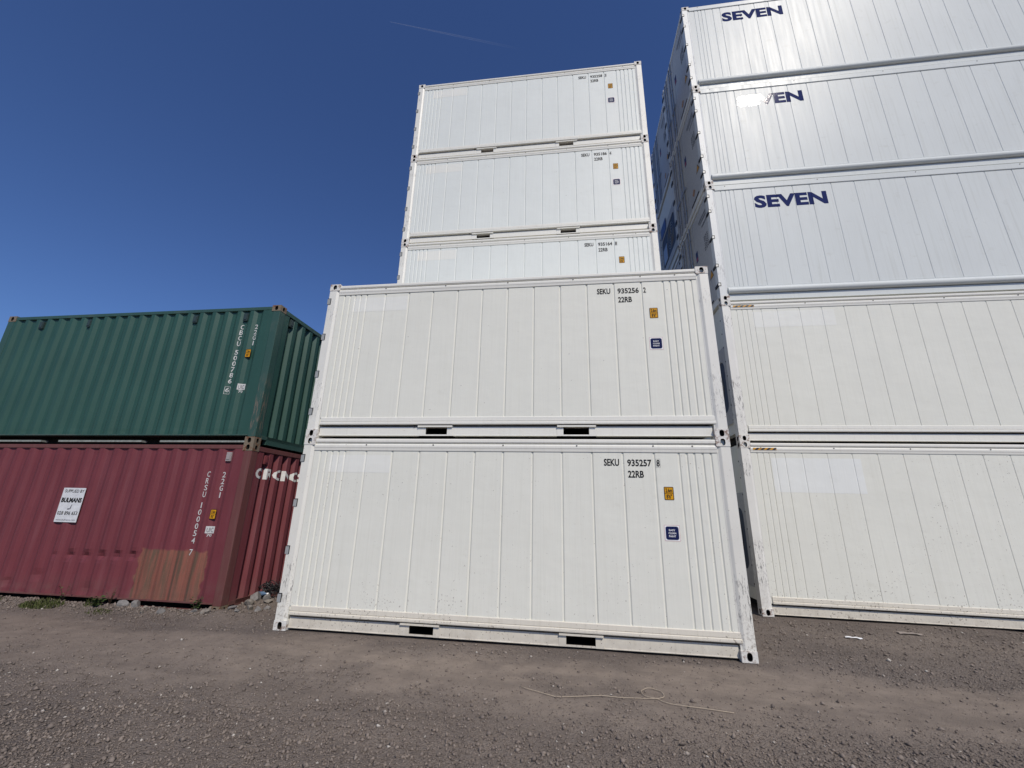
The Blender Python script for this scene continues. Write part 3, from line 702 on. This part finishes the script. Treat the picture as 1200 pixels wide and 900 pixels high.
def end_decals(o):
    """print and stickers on the shaded end facing the gap (faces -x)"""
    P = [(0, 0.014), (20, 0.014)]
    tri = bpy.data.meshes.new('t'); tri.from_pydata([(0, 0, 0), (1, 0, 0), (0.5, 1, 0)], [], [(0, 1, 2)])
    t = mark(o, 'warning_triangle', place_mesh(tri.copy(), 'tri', M['ink'], (0.225, 0.465, 0.735, 0.940), P, 0.002, 'left'))
    mark(t, 'triangle_field', place_mesh(tri, 'tri', M['yellow'], (0.255, 0.435, 0.750, 0.910), P, 0.003, 'left'))
    dm = bpy.data.meshes.new('d'); dm.from_pydata([(0.5, 0, 0), (1, 0.5, 0), (0.5, 1, 0), (0, 0.5, 0)], [], [(0, 1, 2, 3)])
    mark(o, 'diamond_sticker', place_mesh(dm, 'dia', M['brass'], (0.66, 0.88, 0.36, 0.58), P, 0.002, 'left'))
    b = mark(o, 'data_sticker', place_mesh(rect_mesh(), 'st', M['blue'], (1.03, 1.17, 1.62, 1.90), P, 0.002, 'left'))
    mark(b, 'sticker_field', place_mesh(rect_mesh(), 'st', M['red_stick'], (1.04, 1.16, 1.66, 1.74), P, 0.003, 'left'))
    for k, (z, w) in enumerate(((2.42, 0.50), (2.34, 0.42), (2.20, 0.34))):
        mb = MB(); u = 0.25
        while u < 0.25+w: q = 0.03; mb.quad((0.0115, u, z), (0.0115, u, z+0.05), (0.0115, u+q*0.7, z+0.05), (0.0115, u+q*0.7, z)); u += q+0.008
        mark(o, 'end_lettering', mb.mesh('end_lettering', M['ink'], fix=False))
    mb = MB()
    for r_ in range(7):
        for c_ in range(3):
            w = random.uniform(0.05, 0.08); u = 0.28+c_*0.09; z = 1.88-r_*0.055; mb.quad((0.0115, u, z), (0.0115, u, z+0.026), (0.0115, u+w, z+0.026), (0.0115, u+w, z))
    mark(o, 'weight_table', mb.mesh('weight_table', M['ink'], fix=False))
    for zz in (0.21,):
        mark(o, 'drain_slot', MB().box(0.004, 0.0135, 0.42, 1.0, zz-0.012, zz+0.022).mesh('drain_slot', M['seal']))
for lv in range(5):
    K = (kitB1, kitB2, kitB3, kitB3, kitB3)[lv]
    dx = (0.0, 0.0, 0.0, -0.012, -0.02)[lv]
    o = put(K, 'refrigerated_container', labsB[lv], 'shipping container', GB, (7.0905 + lv*HB*math.sin(R(0.2404)) + dx, 2.3293, 0.0099 + lv*HB), -0.0073, R(TB))
    if lv >= 2:
        me = glyph_mesh('SEVEN', 0.045, 1.02)
        mark(o, 'name_lettering', place_mesh(me, 'name', M['navy'], (0.965, 2.425, 2.215, 2.545), PB3, 0.002)); end_decals(o)
    else:
        mark(o, 'hazard_tape', MB().quad((0.215, 0.0085, HB-0.156), (0.615, 0.0085, HB-0.156), (0.615, 0.0085, HB-0.116), (0.215, 0.0085, HB-0.116)).mesh('hazard_tape', M['hazard'], fix=False))
        if lv == 0: old_patch(o, 0.50, 1.975, 1.998, 2.60, PB1, M['patch_b'])
        else: old_patch(o, 0.57, 2.07, 2.29, 2.63, PB1)
labsE = ['white container end on the ground in the shaded row behind the tall right stack', 'white container end second from the ground in the shaded row behind the right stack',
         'white container end third from the ground in the shaded row behind the right stack', 'container with dark refrigeration opening, second from top in the row behind the right stack', 'white container end topmost in the shaded row behind the tall right stack']
for lv in range(5):
    K = kitB2 if lv in (1, 3) else kitB3
    o = put(K, 'refrigerated_container', labsE[lv], 'shipping container', 'white containers in the row behind the right stack', (7.17 + 0.012*lv, 4.83, 0.012 + lv*(HB+0.0)), -0.02, R(-0.2))
    if K is kitB3: end_decals(o)

# ------------------------------------------------------------------ corrugated 20 ft containers on the left (D)
def corr(pitch, phase, x0, x1, dep=0.036, y0=0.010, ff=0.26, fs=0.24):
    """trapezoid wave as (u,y) breakpoints; recess centres at phase + k*pitch"""
    fl = ff*pitch; sl = fs*pitch; pr = [(x0, y0)]; k = math.floor((x0-phase)/pitch)
    while True:
        c = phase + k*pitch; k += 1
        if c+fl/2+sl > x1: break
        if c-fl/2-sl < x0: continue
        pr += [(c-fl/2-sl, y0), (c-fl/2, y0+dep), (c+fl/2, y0+dep), (c+fl/2+sl, y0)]
    pr.append((x1, y0)); return pr
def refine(pr, n=2):
    o = [pr[0]]
    for a, b in zip(pr, pr[1:]):
        for k in range(1, n+1): o.append((a[0]+(b[0]-a[0])*k/n, a[1]+(b[1]-a[1])*k/n))
    return o
def wall_mesh(name, pr, z0, z1, mat, rows=40, dents=(), side='front', X=0.0, wob=0.003):
    P = refine(pr); mb = MB(); nz = rows; nu = len(P)
    zs = [z0+(z1-z0)*i/nz for i in range(nz+1)]
    for z in zs:
        for u, y in P:
            d = 0.0
            for du, dz, rr_, amp in dents: d += amp*math.exp(-(((u-du)/rr_)**2+((z-dz)/(rr_*0.8))**2))
            q = y + d + wob*math.sin(u*3.1+z*1.7)*math.sin(z*2.3+1.1)*(1 if z0+0.1 < z < z1-0.1 else 0.2)
            mb.v.append((u, q, z) if side == 'front' else (X-q, u, z))
    for i in range(nz):
        for j in range(nu-1):
            a = i*nu+j; mb.f.append((a, a+1, a+nu+1, a+nu)); mb.mi.append(0)
    return mb.mesh(name, mat, fix=False)
def dry_kit(fm, wm, em, pitch, phase, epitch, ephase, dents=(), flange=None, dep=0.036):
    L, H = LA, HA; K = []
    pw = 0.145
    for me in casting_meshes(L, H, [M['casting_d'], M['hole']]): K.append(('corner_casting', me))
    for mir in (0, 1):
        for back in (0, 1):
            mb = MB().box(0.004, pw, 0.004, 0.15, CZ, H-CZ); mb.bev = 0.008
            if mir: mb.mirror(L)
            if back: mb.mirror_y(WD)
            K.append(('corner_post', mb.mesh('corner_post', fm)))
    pr = corr(pitch, phase, pw+0.002, L-pw-0.002, dep)
    zt, zb = H-0.090, 0.158
    K.append(('side_wall', wall_mesh('side_wall', pr, zb, zt, wm, 44, dents)))
    bw = [(u, -y) for u, y in pr]
    mbk = wall_mesh('side_wall', pr, zb, zt, wm, 6)
    for v in mbk.vertices: v.co.y = WD - v.co.y
    mbk.flip_normals(); K.append(('side_wall', mbk))
    K.append(('inner_core', MB().box(0.1, L-0.1, 0.062, WD-0.062, 0.142, H-0.04).mesh('inner_core', M['floor'])))
    for back in (0, 1):
        mb = MB().box(0.18, L-0.18, 0.005, 0.075, zt, H-0.022); mb.bev = 0.010
        if back: mb.mirror_y(WD)
        K.append(('top_rail', mb.mesh('top_rail', fm)))
        mb = MB().box(0.147, L-0.147, 0.004, 0.06, 0.140, zb+0.002)                 # lip the wall stands on
        if back: mb.mirror_y(WD)
        K.append(('wall_sill', mb.mesh('wall_sill', fm)))
        mb = MB().box(0.182, L-0.182, 0.34, 0.36, 0.03, 0.141)                     # web set back, near-black: shade put into its colour
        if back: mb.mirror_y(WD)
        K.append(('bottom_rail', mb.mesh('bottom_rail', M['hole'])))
        cuts = [0.182, 1.80, 2.17, 3.88, 4.25, L-0.182]
        for a, b in zip(cuts[::2], cuts[1::2]):
            mb = MB().box(a, b, 0.010, 0.118, 0.022, 0.052)
            if back: mb.mirror_y(WD)
            K.append(('rail_flange', mb.mesh('rail_flange', flange or fm)))
    # right end wall
    pe = corr(epitch, ephase, 0.152, WD-0.152, 0.058, 0.014, 0.34, 0.15)
    K.append(('end_wall', wall_mesh('end_wall', pe, 0.158, H-0.11, em, 24, (), 'right', L)))
    mb = MB().box(L-0.07, L-0.005, 0.165, WD-0.165, H-0.110, H-0.028); mb.bev = 0.008; K.append(('end_top_rail', mb.mesh('end_top_rail', fm)))
    mb = MB().box(L-0.075, L-0.006, 0.30, WD-0.30, 0.02, 0.160).box(L-0.075, L-0.006, 0.165, WD-0.165, 0.10, 0.159); K.append(('end_sill', mb.mesh('end_sill', fm)))
    K.append(('roof', MB().box(0.1, L-0.1, 0.08, WD-0.08, H-0.04, H-0.02).mesh('roof', wm)))
    # door end on the far left
    for nm, mb, mt in door_end(H, False):
        if nm in ('door_leaf', 'door_header', 'door_sill'): K.append((nm, mb.mesh(nm, fm)))
        elif nm in ('lock_rod', 'door_seal'): K.append((nm, mb.mesh(nm, mt)))
    return K, pr, pe
dent = [(u, z, 0.065, 0.055) for u, z in ((3.125, 0.745), (3.419, 0.748), (3.718, 0.758), (4.003, 0.765), (4.287, 0.772))] + [(2.83, 0.74, 0.05, 0.015), (2.6, 0.42, 0.09, 0.02), (2.05, 0.30, 0.06, 0.02), (3.6, 0.25, 0.1, 0.02)]
kitR, prR, peR = dry_kit(M['red_frame'], M['red'], M['red_end'], 0.2926, 1.242, 0.249, 0.14, dent, None, 0.028)
kitG, prG, peG = dry_kit(M['green_frame'], M['green'], M['green'], 0.2645, 0.324, 0.253, 0.118, (), M['green_flange'])
DX, DY, DZ, DW, DT = -7.3652, 0.5404, -0.0337, 0.0042, R(0.0887)
red_c = put(kitR, 'dry_container', 'maroon corrugated container on the ground with an orange repair patch', 'shipping container', 'corrugated containers stacked on the left', (DX, DY, DZ), DW, DT)
grn_c = put(kitG, 'dry_container', 'dark green corrugated container stacked on the maroon one', 'shipping container', 'corrugated containers stacked on the left', (DX-HA*math.sin(DT), DY, DZ+HA), DW, DT)
def column(parent, s, u, z0, z1, prof, w=0.056, name='serial_lettering'):
    n_ = len(s); p_ = (z0-z1)/n_
    for i, ch in enumerate(s):
        top = z0-i*p_; ww = w*(0.35 if ch == '1' else 1.0)
        mark(parent, name, place_mesh(glyph_mesh(ch, 0.010), 'lettering', M['white_ink'], (u-ww/2, u+ww/2, top-p_*0.82, top), prof, 0.003))
def data_plate(parent, u0, u1, z0, z1, prof):
    b = mark(parent, 'approval_marking', place_mesh(rect_mesh(), 'plate', M['white_ink'], (u0, u1, z0+(z1-z0)*0.32, z1), prof, 0.003))
    mark(b, 'marking_print', place_mesh(glyph_mesh('UIC', 0.01), 'p', M['sign_grey'], (u0+0.02, u1-0.02, z0+(z1-z0)*0.42, z1-0.022), prof, 0.0045))
    mark(b, 'marking_number', place_mesh(glyph_mesh('70', 0.02), 'p', M['white_ink'], (u0+0.03, u1-0.03, z0, z0+(z1-z0)*0.27), prof, 0.003))
column(red_c, 'CRSU', 5.325, 2.124, 1.685, prR); column(red_c, '100054', 5.318, 1.622, 0.971, prR); column(red_c, '7', 5.322, 0.904, 0.790, prR)
column(red_c, '22G1', 5.612, 2.118, 1.682, prR, name='type_code_lettering')
yR = min(y for u, y in prR); height_sticker(red_c, 5.532, 5.642, 1.367, 1.521, yR, ("2.6m", "8'6\"")); data_plate(red_c, 5.515, 5.650, 1.10, 1.258, prR)
column(grn_c, 'CBCU', 5.318, 2.226, 1.782, prG); column(grn_c, '500786', 5.315, 1.723, 1.061, prG); column(grn_c, '6', 5.305, 1.000, 0.900, prG)
column(grn_c, '22G1', 5.602, 2.226, 1.79, prG, name='type_code_lettering')
height_sticker(grn_c, 5.523, 5.630, 1.563, 1.721, min(y for u, y in prG), ("2.6m", "8'6\"")); data_plate(grn_c, 5.508, 5.635, 0.904, 1.068, prG)
mb = MB()
for q in ((5.262, 5.350, 0.880, 0.886), (5.262, 5.350, 1.012, 1.018), (5.262, 5.268, 0.886, 1.012), (5.344, 5.350, 0.886, 1.012)):
    yy = [prof_y(prG, v)-0.003 for v in q[:2]]; mb.quad((q[0], yy[0], q[2]), (q[1], yy[1], q[2]), (q[1], yy[1], q[3]), (q[0], yy[0], q[3]))
mark(grn_c, 'check_digit_frame', mb.mesh('frame', M['white_ink'], fix=False))
# CRONOS across the end corrugations
for i, ch in enumerate('CRONOS'):
    u = 0.197+i*0.242
    mark(red_c, 'name_lettering', place_mesh(glyph_mesh(ch, 0.038), 'name', M['name_ink'], (u, u+0.215, 2.028, 2.212), peR, 0.003, 'right', LA))
# vents
def vent(parent, u, z, mat, end=False):
    mb = MB().box(-0.045, 0.045, -0.004, 0.05, -0.075, 0.075)
    mb.box(-0.030, 0.030, -0.012, -0.004, -0.05, 0.06)
    mb.bev = 0.004
    me = mb.mesh('vent', mat); 
    for v in me.vertices:
        x, y, zz = v.co
        v.co = (u+x, 0.012+y, z+zz) if not end else (LA-0.012-y, u+x, z+zz)
    mark(parent, 'vent', me)
for u in (0.83, 1.95, 4.30, 5.36): vent(grn_c, u, 2.375, M['vent'])
vent(grn_c, 0.375, 2.38, M['vent'], True); vent(red_c, 5.64, 2.37, M['vent_r']); vent(red_c, 0.40, 2.36, M['red_end'], True)
# supplier sign on the red side
P0 = [(0, 0.010), (2.80, 0.010), (2.94, 0.013), (3.0, 0.017), (20, 0.017)]
sg = mark(red_c, 'supplier_sign', MB().box(2.632, 3.072, 0.002, 0.008, 1.252, 1.813).mesh('supplier_sign', M['sign']))
SP = [(0, 0.002), (20, 0.002)]
for s, u0, u1, z0, z1, mt, bo in (('SUPPLIED BY', 2.672, 3.055, 1.735, 1.785, 'ink', 0.012), ('BULMANS', 2.655, 3.060, 1.570, 1.650, 'ink', 0.05), ('028 896 653', 2.655, 3.050, 1.368, 1.428, 'ink', 0.015), ('www.bulmans.com', 2.660, 3.045, 1.275, 1.305, 'sign_grey', 0.0)):
    mark(sg, 'sign_lettering', place_mesh(glyph_mesh(s, bo), 'lettering', M[mt], (u0, u1, z0, z1), SP, 0.0015))
mb = MB(); mb.quad((2.86, 0.0005, 1.46), (2.885, 0.0005, 1.46), (2.90, 0.0005, 1.54), (2.89, 0.0005, 1.54)); mb.quad((2.82, 0.0005, 1.455), (2.86, 0.0005, 1.455), (2.86, 0.0005, 1.475), (2.83, 0.0005, 1.475))
mark(sg, 'sign_emblem', mb.mesh('sign_emblem', M['sign_grey'], fix=False))

# ------------------------------------------------------------------ small things on the ground
def gz(x, y): return float(ground_z(np.array([x]), np.array([y]))[0])
rope = plain('pale_cord', (0.42, 0.345, 0.26), 0.8)
pts = [(3.44, -1.16), (3.54, -1.22), (3.66, -1.28), (3.79, -1.33), (3.90, -1.31), (4.05, -1.275), (4.2, -1.255), (4.38, -1.245), (4.55, -1.22), (4.66, -1.20)]
loop = [(4.68+0.10*math.cos(a), -1.085+0.115*math.sin(a)) for a in [-1.3+2*math.pi*i/22 for i in range(23)]]
tail = [(4.74, -1.24), (4.80, -1.285), (4.92, -1.31), (5.05, -1.325), (5.18, -1.325), (5.30, -1.345)]
allp = pts + loop + tail
mb = MB().tube([(x, y, gz(x, y)+0.010+0.003*math.sin(i*1.3)) for i, (x, y) in enumerate(allp)], 0.0034, 6)
ob('cord', mb.mesh('cord', rope, True), None, 'pale thin cord with one loop lying on the dirt in front of the white stack', 'cord')

def crumpled(x, y, w, d, rot, mat, name, label, cat):
    mb = MB(); n_ = 6; c, s_ = math.cos(rot), math.sin(rot)
    for i in range(n_+1):
        for j in range(4):
            a = (i/n_-0.5)*w; b = (j/3-0.5)*d*(1+0.3*math.sin(i*1.7)); X_, Y_ = x+a*c-b*s_, y+a*s_+b*c
            mb.v.append((X_, Y_, gz(X_, Y_)+0.012+0.012*abs(math.sin(i*1.9+j*1.2))))
    for i in range(n_):
        for j in range(3): k = i*4+j; mb.f.append((k, k+4, k+5, k+1)); mb.mi.append(0)
    me = mb.mesh(name, mat); o = ob(name, me, None, label, cat); md = o.modifiers.new('thick', 'SOLIDIFY'); md.thickness = 0.003; return o
crumpled(7.83, 1.30, 0.19, 0.055, -0.35, M['stick_white'], 'paper_scrap', 'crumpled bright white paper scrap on the dirt before the right stack', 'litter')
crumpled(8.84, 1.74, 0.30, 0.09, -0.1, plain('dirty_card', (0.27, 0.23, 0.20), 0.9), 'cardboard_scrap', 'flat dirty cardboard scrap near the foot of the right stack', 'litter')

# rubble stones along the red container
def rock_mesh(sx, sy, sz, seed):
    r = random.Random(seed); bm = bmesh.new(); bmesh.ops.create_icosphere(bm, subdivisions=2, radius=1.0)
    pl = [(Vector((r.gauss(0, 1), r.gauss(0, 1), r.gauss(0, 1))).normalized(), r.uniform(0.42, 0.8)) for _ in range(12)]
    for v in bm.verts:
        for nn, d in pl:
            k = v.co.dot(nn)
            if k > d: v.co -= nn*(k-d)
        v.co = Vector((v.co.x*sx, v.co.y*sy, v.co.z*sz)) * (1+r.uniform(-0.03, 0.03))
    me = bpy.data.meshes.new('rubble_stone'); bm.to_mesh(me); bm.free(); return me
rockm = [plain('grey_rubble', (0.20, 0.19, 0.18), 0.85, 0.2, 0.35), plain('dusty_rubble', (0.23, 0.205, 0.175), 0.9, 0.2, 0.3)]
rocks = [(-1.18, 0.66, .09, .08, .06), (-1.10, 0.86, .14, .11, .09), (-1.14, 1.08, .13, .11, .11), (-0.93, 0.78, .10, .08, .06), (-1.0, 1.18, .12, .10, .09), (-0.88, 1.02, .10, .08, .06), (-0.80, 0.70, .07, .06, .05), (-1.2, 1.3, .10, .09, .10), (-1.0, 0.6, .07, .06, .045),
         (-1.35, 0.42, .08, .07, .05), (-1.55, 0.38, .09, .06, .05), (-1.8, 0.42, .06, .05, .04), (-2.05, 0.40, .08, .06, .05), (-2.45, 0.42, .07, .05, .045), (-0.75, 0.88, .06, .05, .04), (-2.3, 0.33, .05, .04, .035)]
for i, (x, y, a, b, c) in enumerate(rocks):
    q_ = random.uniform(0.8, 1.15) if x > -1.25 else random.uniform(0.55, 1.0); a, b, c = a*q_, b*q_, c*q_; y -= random.uniform(-0.03, 0.08)
    me = rock_mesh(a, b, c, 40+i); me.materials.append(rockm[i % 2])
    o = ob('rubble_stone', me, None, ('grey rubble stone heaped at the corner between the maroon container and the white stack' if x > -1.2 else 'grey rubble stone lying in front of the maroon container\'s long side'), 'stone', 'rubble stones by the maroon container', None, (x, y, gz(x, y)+c*0.35)); o.rotation_euler = (random.uniform(-.3, .3), random.uniform(-.3, .3), random.uniform(0, 6))
for i, (x, y, a, b, c, l) in enumerate([(-2.86, 0.44, .13, .09, .085, 'large flat grey stone at the maroon container\'s foot, left of its neighbour'), (-2.64, 0.45, .085, .08, .09, 'upright blue-grey stone leaning at the maroon container\'s foot')]):
    me = rock_mesh(a, b, c, 80+i); me.materials.append(rockm[0]); ob('rubble_stone', me, None, l, 'stone', None, None, (x, y, gz(x, y)+c*0.4))

# grass and weeds
grass_m = plain('dry_green_grass', (0.075, 0.088, 0.028), 0.7, 0.2, 0.4); leaf_m = plain('weed_leaf', (0.065, 0.10, 0.032), 0.6, 0.3, 0.4); stem_m = plain('dead_stem', (0.10, 0.055, 0.035), 0.8)
def grass(x, y, rx, ry, n_, h, label):
    mb = MB(); r = random.Random(int(abs(x)*1000))
    for _ in range(n_):
        a = r.uniform(0, 6.28); q = math.sqrt(r.random()); px, py = x+rx*q*math.cos(a), y+ry*q*math.sin(a); b = gz(px, py)-0.005
        d = r.uniform(0, 6.28); hh = h*r.uniform(0.35, 1.15)*(1.15-0.6*q); ln = r.uniform(0.2, 1.0)*hh; w = r.uniform(0.003, 0.006)
        dx, dy = math.cos(d), math.sin(d); sx, sy = -dy*w, dx*w
        p0, p1, p2 = (px, py, b), (px+dx*ln*0.35, py+dy*ln*0.35, b+hh*0.65), (px+dx*ln, py+dy*ln, b+hh)
        mb.quad((p0[0]-sx, p0[1]-sy, p0[2]), (p0[0]+sx, p0[1]+sy, p0[2]), (p1[0]+sx*.8, p1[1]+sy*.8, p1[2]), (p1[0]-sx*.8, p1[1]-sy*.8, p1[2]))
        mb.quad((p1[0]-sx*.8, p1[1]-sy*.8, p1[2]), (p1[0]+sx*.8, p1[1]+sy*.8, p1[2]), p2)
    t = ob('grass_tuft', mb.mesh('grass_tuft', grass_m, fix=False), None, label, 'grass', 'grass tufts along the maroon container')
grass(-4.05, 0.26, 0.34, 0.17, 620, 0.10, 'widest green grass tuft at the foot of the maroon container')
grass(-5.15, 0.30, 0.28, 0.12, 260, 0.08, 'sparse grass tuft at the far left foot of the maroon container')
grass(-2.95, 0.20, 0.22, 0.09, 150, 0.05, 'low thin grass beside the leafy weed at the maroon container')
grass(-3.35, 0.38, 0.10, 0.06, 60, 0.13, 'small upright grass clump between the grass tuft and the leafy weed')
def weed(x, y, n_, h, ls, label, dark=False):
    e = ob('weed', None, None, label, 'weed', 'weeds along the maroon container', None, (x, y, gz(x, y)-0.01)); r = random.Random(int(abs(x)*733))
    st, lf = MB(), MB()
    for _ in range(5):
        a = r.uniform(0, 6.28); hh = h*r.uniform(0.6, 1); q = [(0, 0, 0), (math.cos(a)*0.03, math.sin(a)*0.03, hh*0.5), (math.cos(a)*0.09, math.sin(a)*0.05-0.02, hh)]
        st.tube(q, [0.004, 0.003, 0.0015], 5)
        for k in range(n_//5):
            t = r.uniform(0.1, 1.0); cx, cy, cz = q[2][0]*t, q[2][1]*t, hh*t; d = r.uniform(0, 6.28); L_ = ls*r.uniform(0.5, 1.1); w = L_*0.32; u = r.uniform(-0.2, 0.6)
            dx, dy = math.cos(d), math.sin(d); c = (cx, cy, cz)
            mid = (cx+dx*L_*.5, cy+dy*L_*.5, cz+L_*u*.6+0.01); tip = (cx+dx*L_, cy+dy*L_, cz+L_*u*0.7)
            lf.quad(c, (mid[0]-dy*w, mid[1]+dx*w, mid[2]), tip); lf.quad(c, tip, (mid[0]+dy*w, mid[1]-dx*w, mid[2]-0.01))
    ob('stem', st.mesh('stem', stem_m, True), e); ob('leaves', lf.mesh('leaves', leaf_m, fix=False), e)
weed(-3.22, 0.36, 45, 0.16, 0.10, 'broad-leaved weed in front of the maroon container, right of the grass')
weed(-1.62, 0.44, 60, 0.22, 0.055, 'bushy dark weed against the corner of the maroon container')
weed(-3.95, 0.44, 20, 0.30, 0.04, 'tall spindly dead-stemmed weed behind the widest grass tuft')
weed(-3.15, 0.50, 12, 0.30, 0.03, 'thin dry stalk weed behind the broad-leaved weed')

# wire tangle and bottle between the stacks
mb = MB(); r = random.Random(5)
for k in range(16):
    cx, cy, cz = -1.12+r.uniform(-.06, .10), 1.40+r.uniform(-.12, .12), 0.14+r.uniform(0, 0.12); ra, rb = r.uniform(0.06, 0.15), r.uniform(0.05, 0.13); ph, tl_ = r.uniform(0, 6), r.uniform(-.7, .7); P_ = []
    for i in range(20):
        a = ph+i*0.36; u_, v_ = ra*math.cos(a), rb*math.sin(a); P_.append((cx+u_, cy+v_*math.cos(tl_), max(gz(cx, cy)+0.01, cz+v_*math.sin(tl_)*1.3+0.03*math.sin(i))))
    mb.tube(P_, 0.006, 5)
ob('wire_tangle', mb.mesh('wire_tangle', plain('black_cable', (0.02, 0.02, 0.02), 0.5), True), None, 'tangle of black cables on the ground between the maroon container and the white stack', 'cable')
mb = MB().tube([(-1.20, 1.22, 0.165), (-1.10, 1.20, 0.170), (-1.06, 1.195, 0.172), (-1.03, 1.19, 0.173)], [0.034, 0.034, 0.016, 0.014], 12)
bt = ob('plastic_bottle', None, None, 'small blue and white plastic bottle lying in the black cable tangle', 'bottle', None, None, (0, 0, 0))
ob('bottle_body', mb.mesh('bottle_body', plain('blue_plastic', (0.11, 0.18, 0.28), 0.35), True), bt)
ob('bottle_cap', MB().tube([(-1.03, 1.19, 0.173), (-1.00, 1.185, 0.174)], 0.017, 10).mesh('bottle_cap', M['stick_white'], True), bt)

# ------------------------------------------------------------------ vapour trail far up in the sky
def ray(px, py): return (fw + rr*((px-600)/478.158) + uu*((450-py)/478.158)).normalized()
A_, B_ = CP + ray(457, 25.5)*9000, CP + ray(612, 58)*9000
mb = MB(); N_ = 40; mb.tube([A_.lerp(B_, i/N_) for i in range(N_+1)], [3+12*min(1, (i/N_)*1.6) for i in range(N_+1)], 10)
ct = NT('thin_ice_trail'); gp = ct.n('NewGeometry'); dv = ct.n('VectorMath', operation='SUBTRACT'); ct.l(gp.outputs['Position'], dv.inputs[0]); dv.inputs[1].default_value = A_
dt = ct.n('VectorMath', operation='DOT_PRODUCT'); ct.l(dv.outputs[0], dt.inputs[0]); dt.inputs[1].default_value = (B_-A_)/(B_-A_).length_squared
tr = ct.n('BsdfTransparent'); mx = ct.n('MixShader'); df = ct.n('BsdfDiffuse'); df.inputs[0].default_value = (0.9, 0.9, 0.9, 1)
tl2 = ct.n('BsdfTranslucent'); tl2.inputs[0].default_value = (0.9, 0.9, 0.9, 1); ad = ct.n('MixShader'); ad.inputs[0].default_value = 0.4; ct.l(df.outputs[0], ad.inputs[1]); ct.l(tl2.outputs[0], ad.inputs[2])
ct.l(ct.ramp(dt.outputs['Value'], 0.0, 1.0, 0.085, 0.0), mx.inputs[0]); ct.l(tr.outputs[0], mx.inputs[1]); ct.l(ad.outputs[0], mx.inputs[2]); ct.l(mx.outputs[0], ct.t.nodes['Material Output'].inputs[0])
ob('vapour_trail', mb.mesh('vapour_trail', ct.m, True), None, 'faint thin white vapour trail high in the blue sky', 'vapour trail')
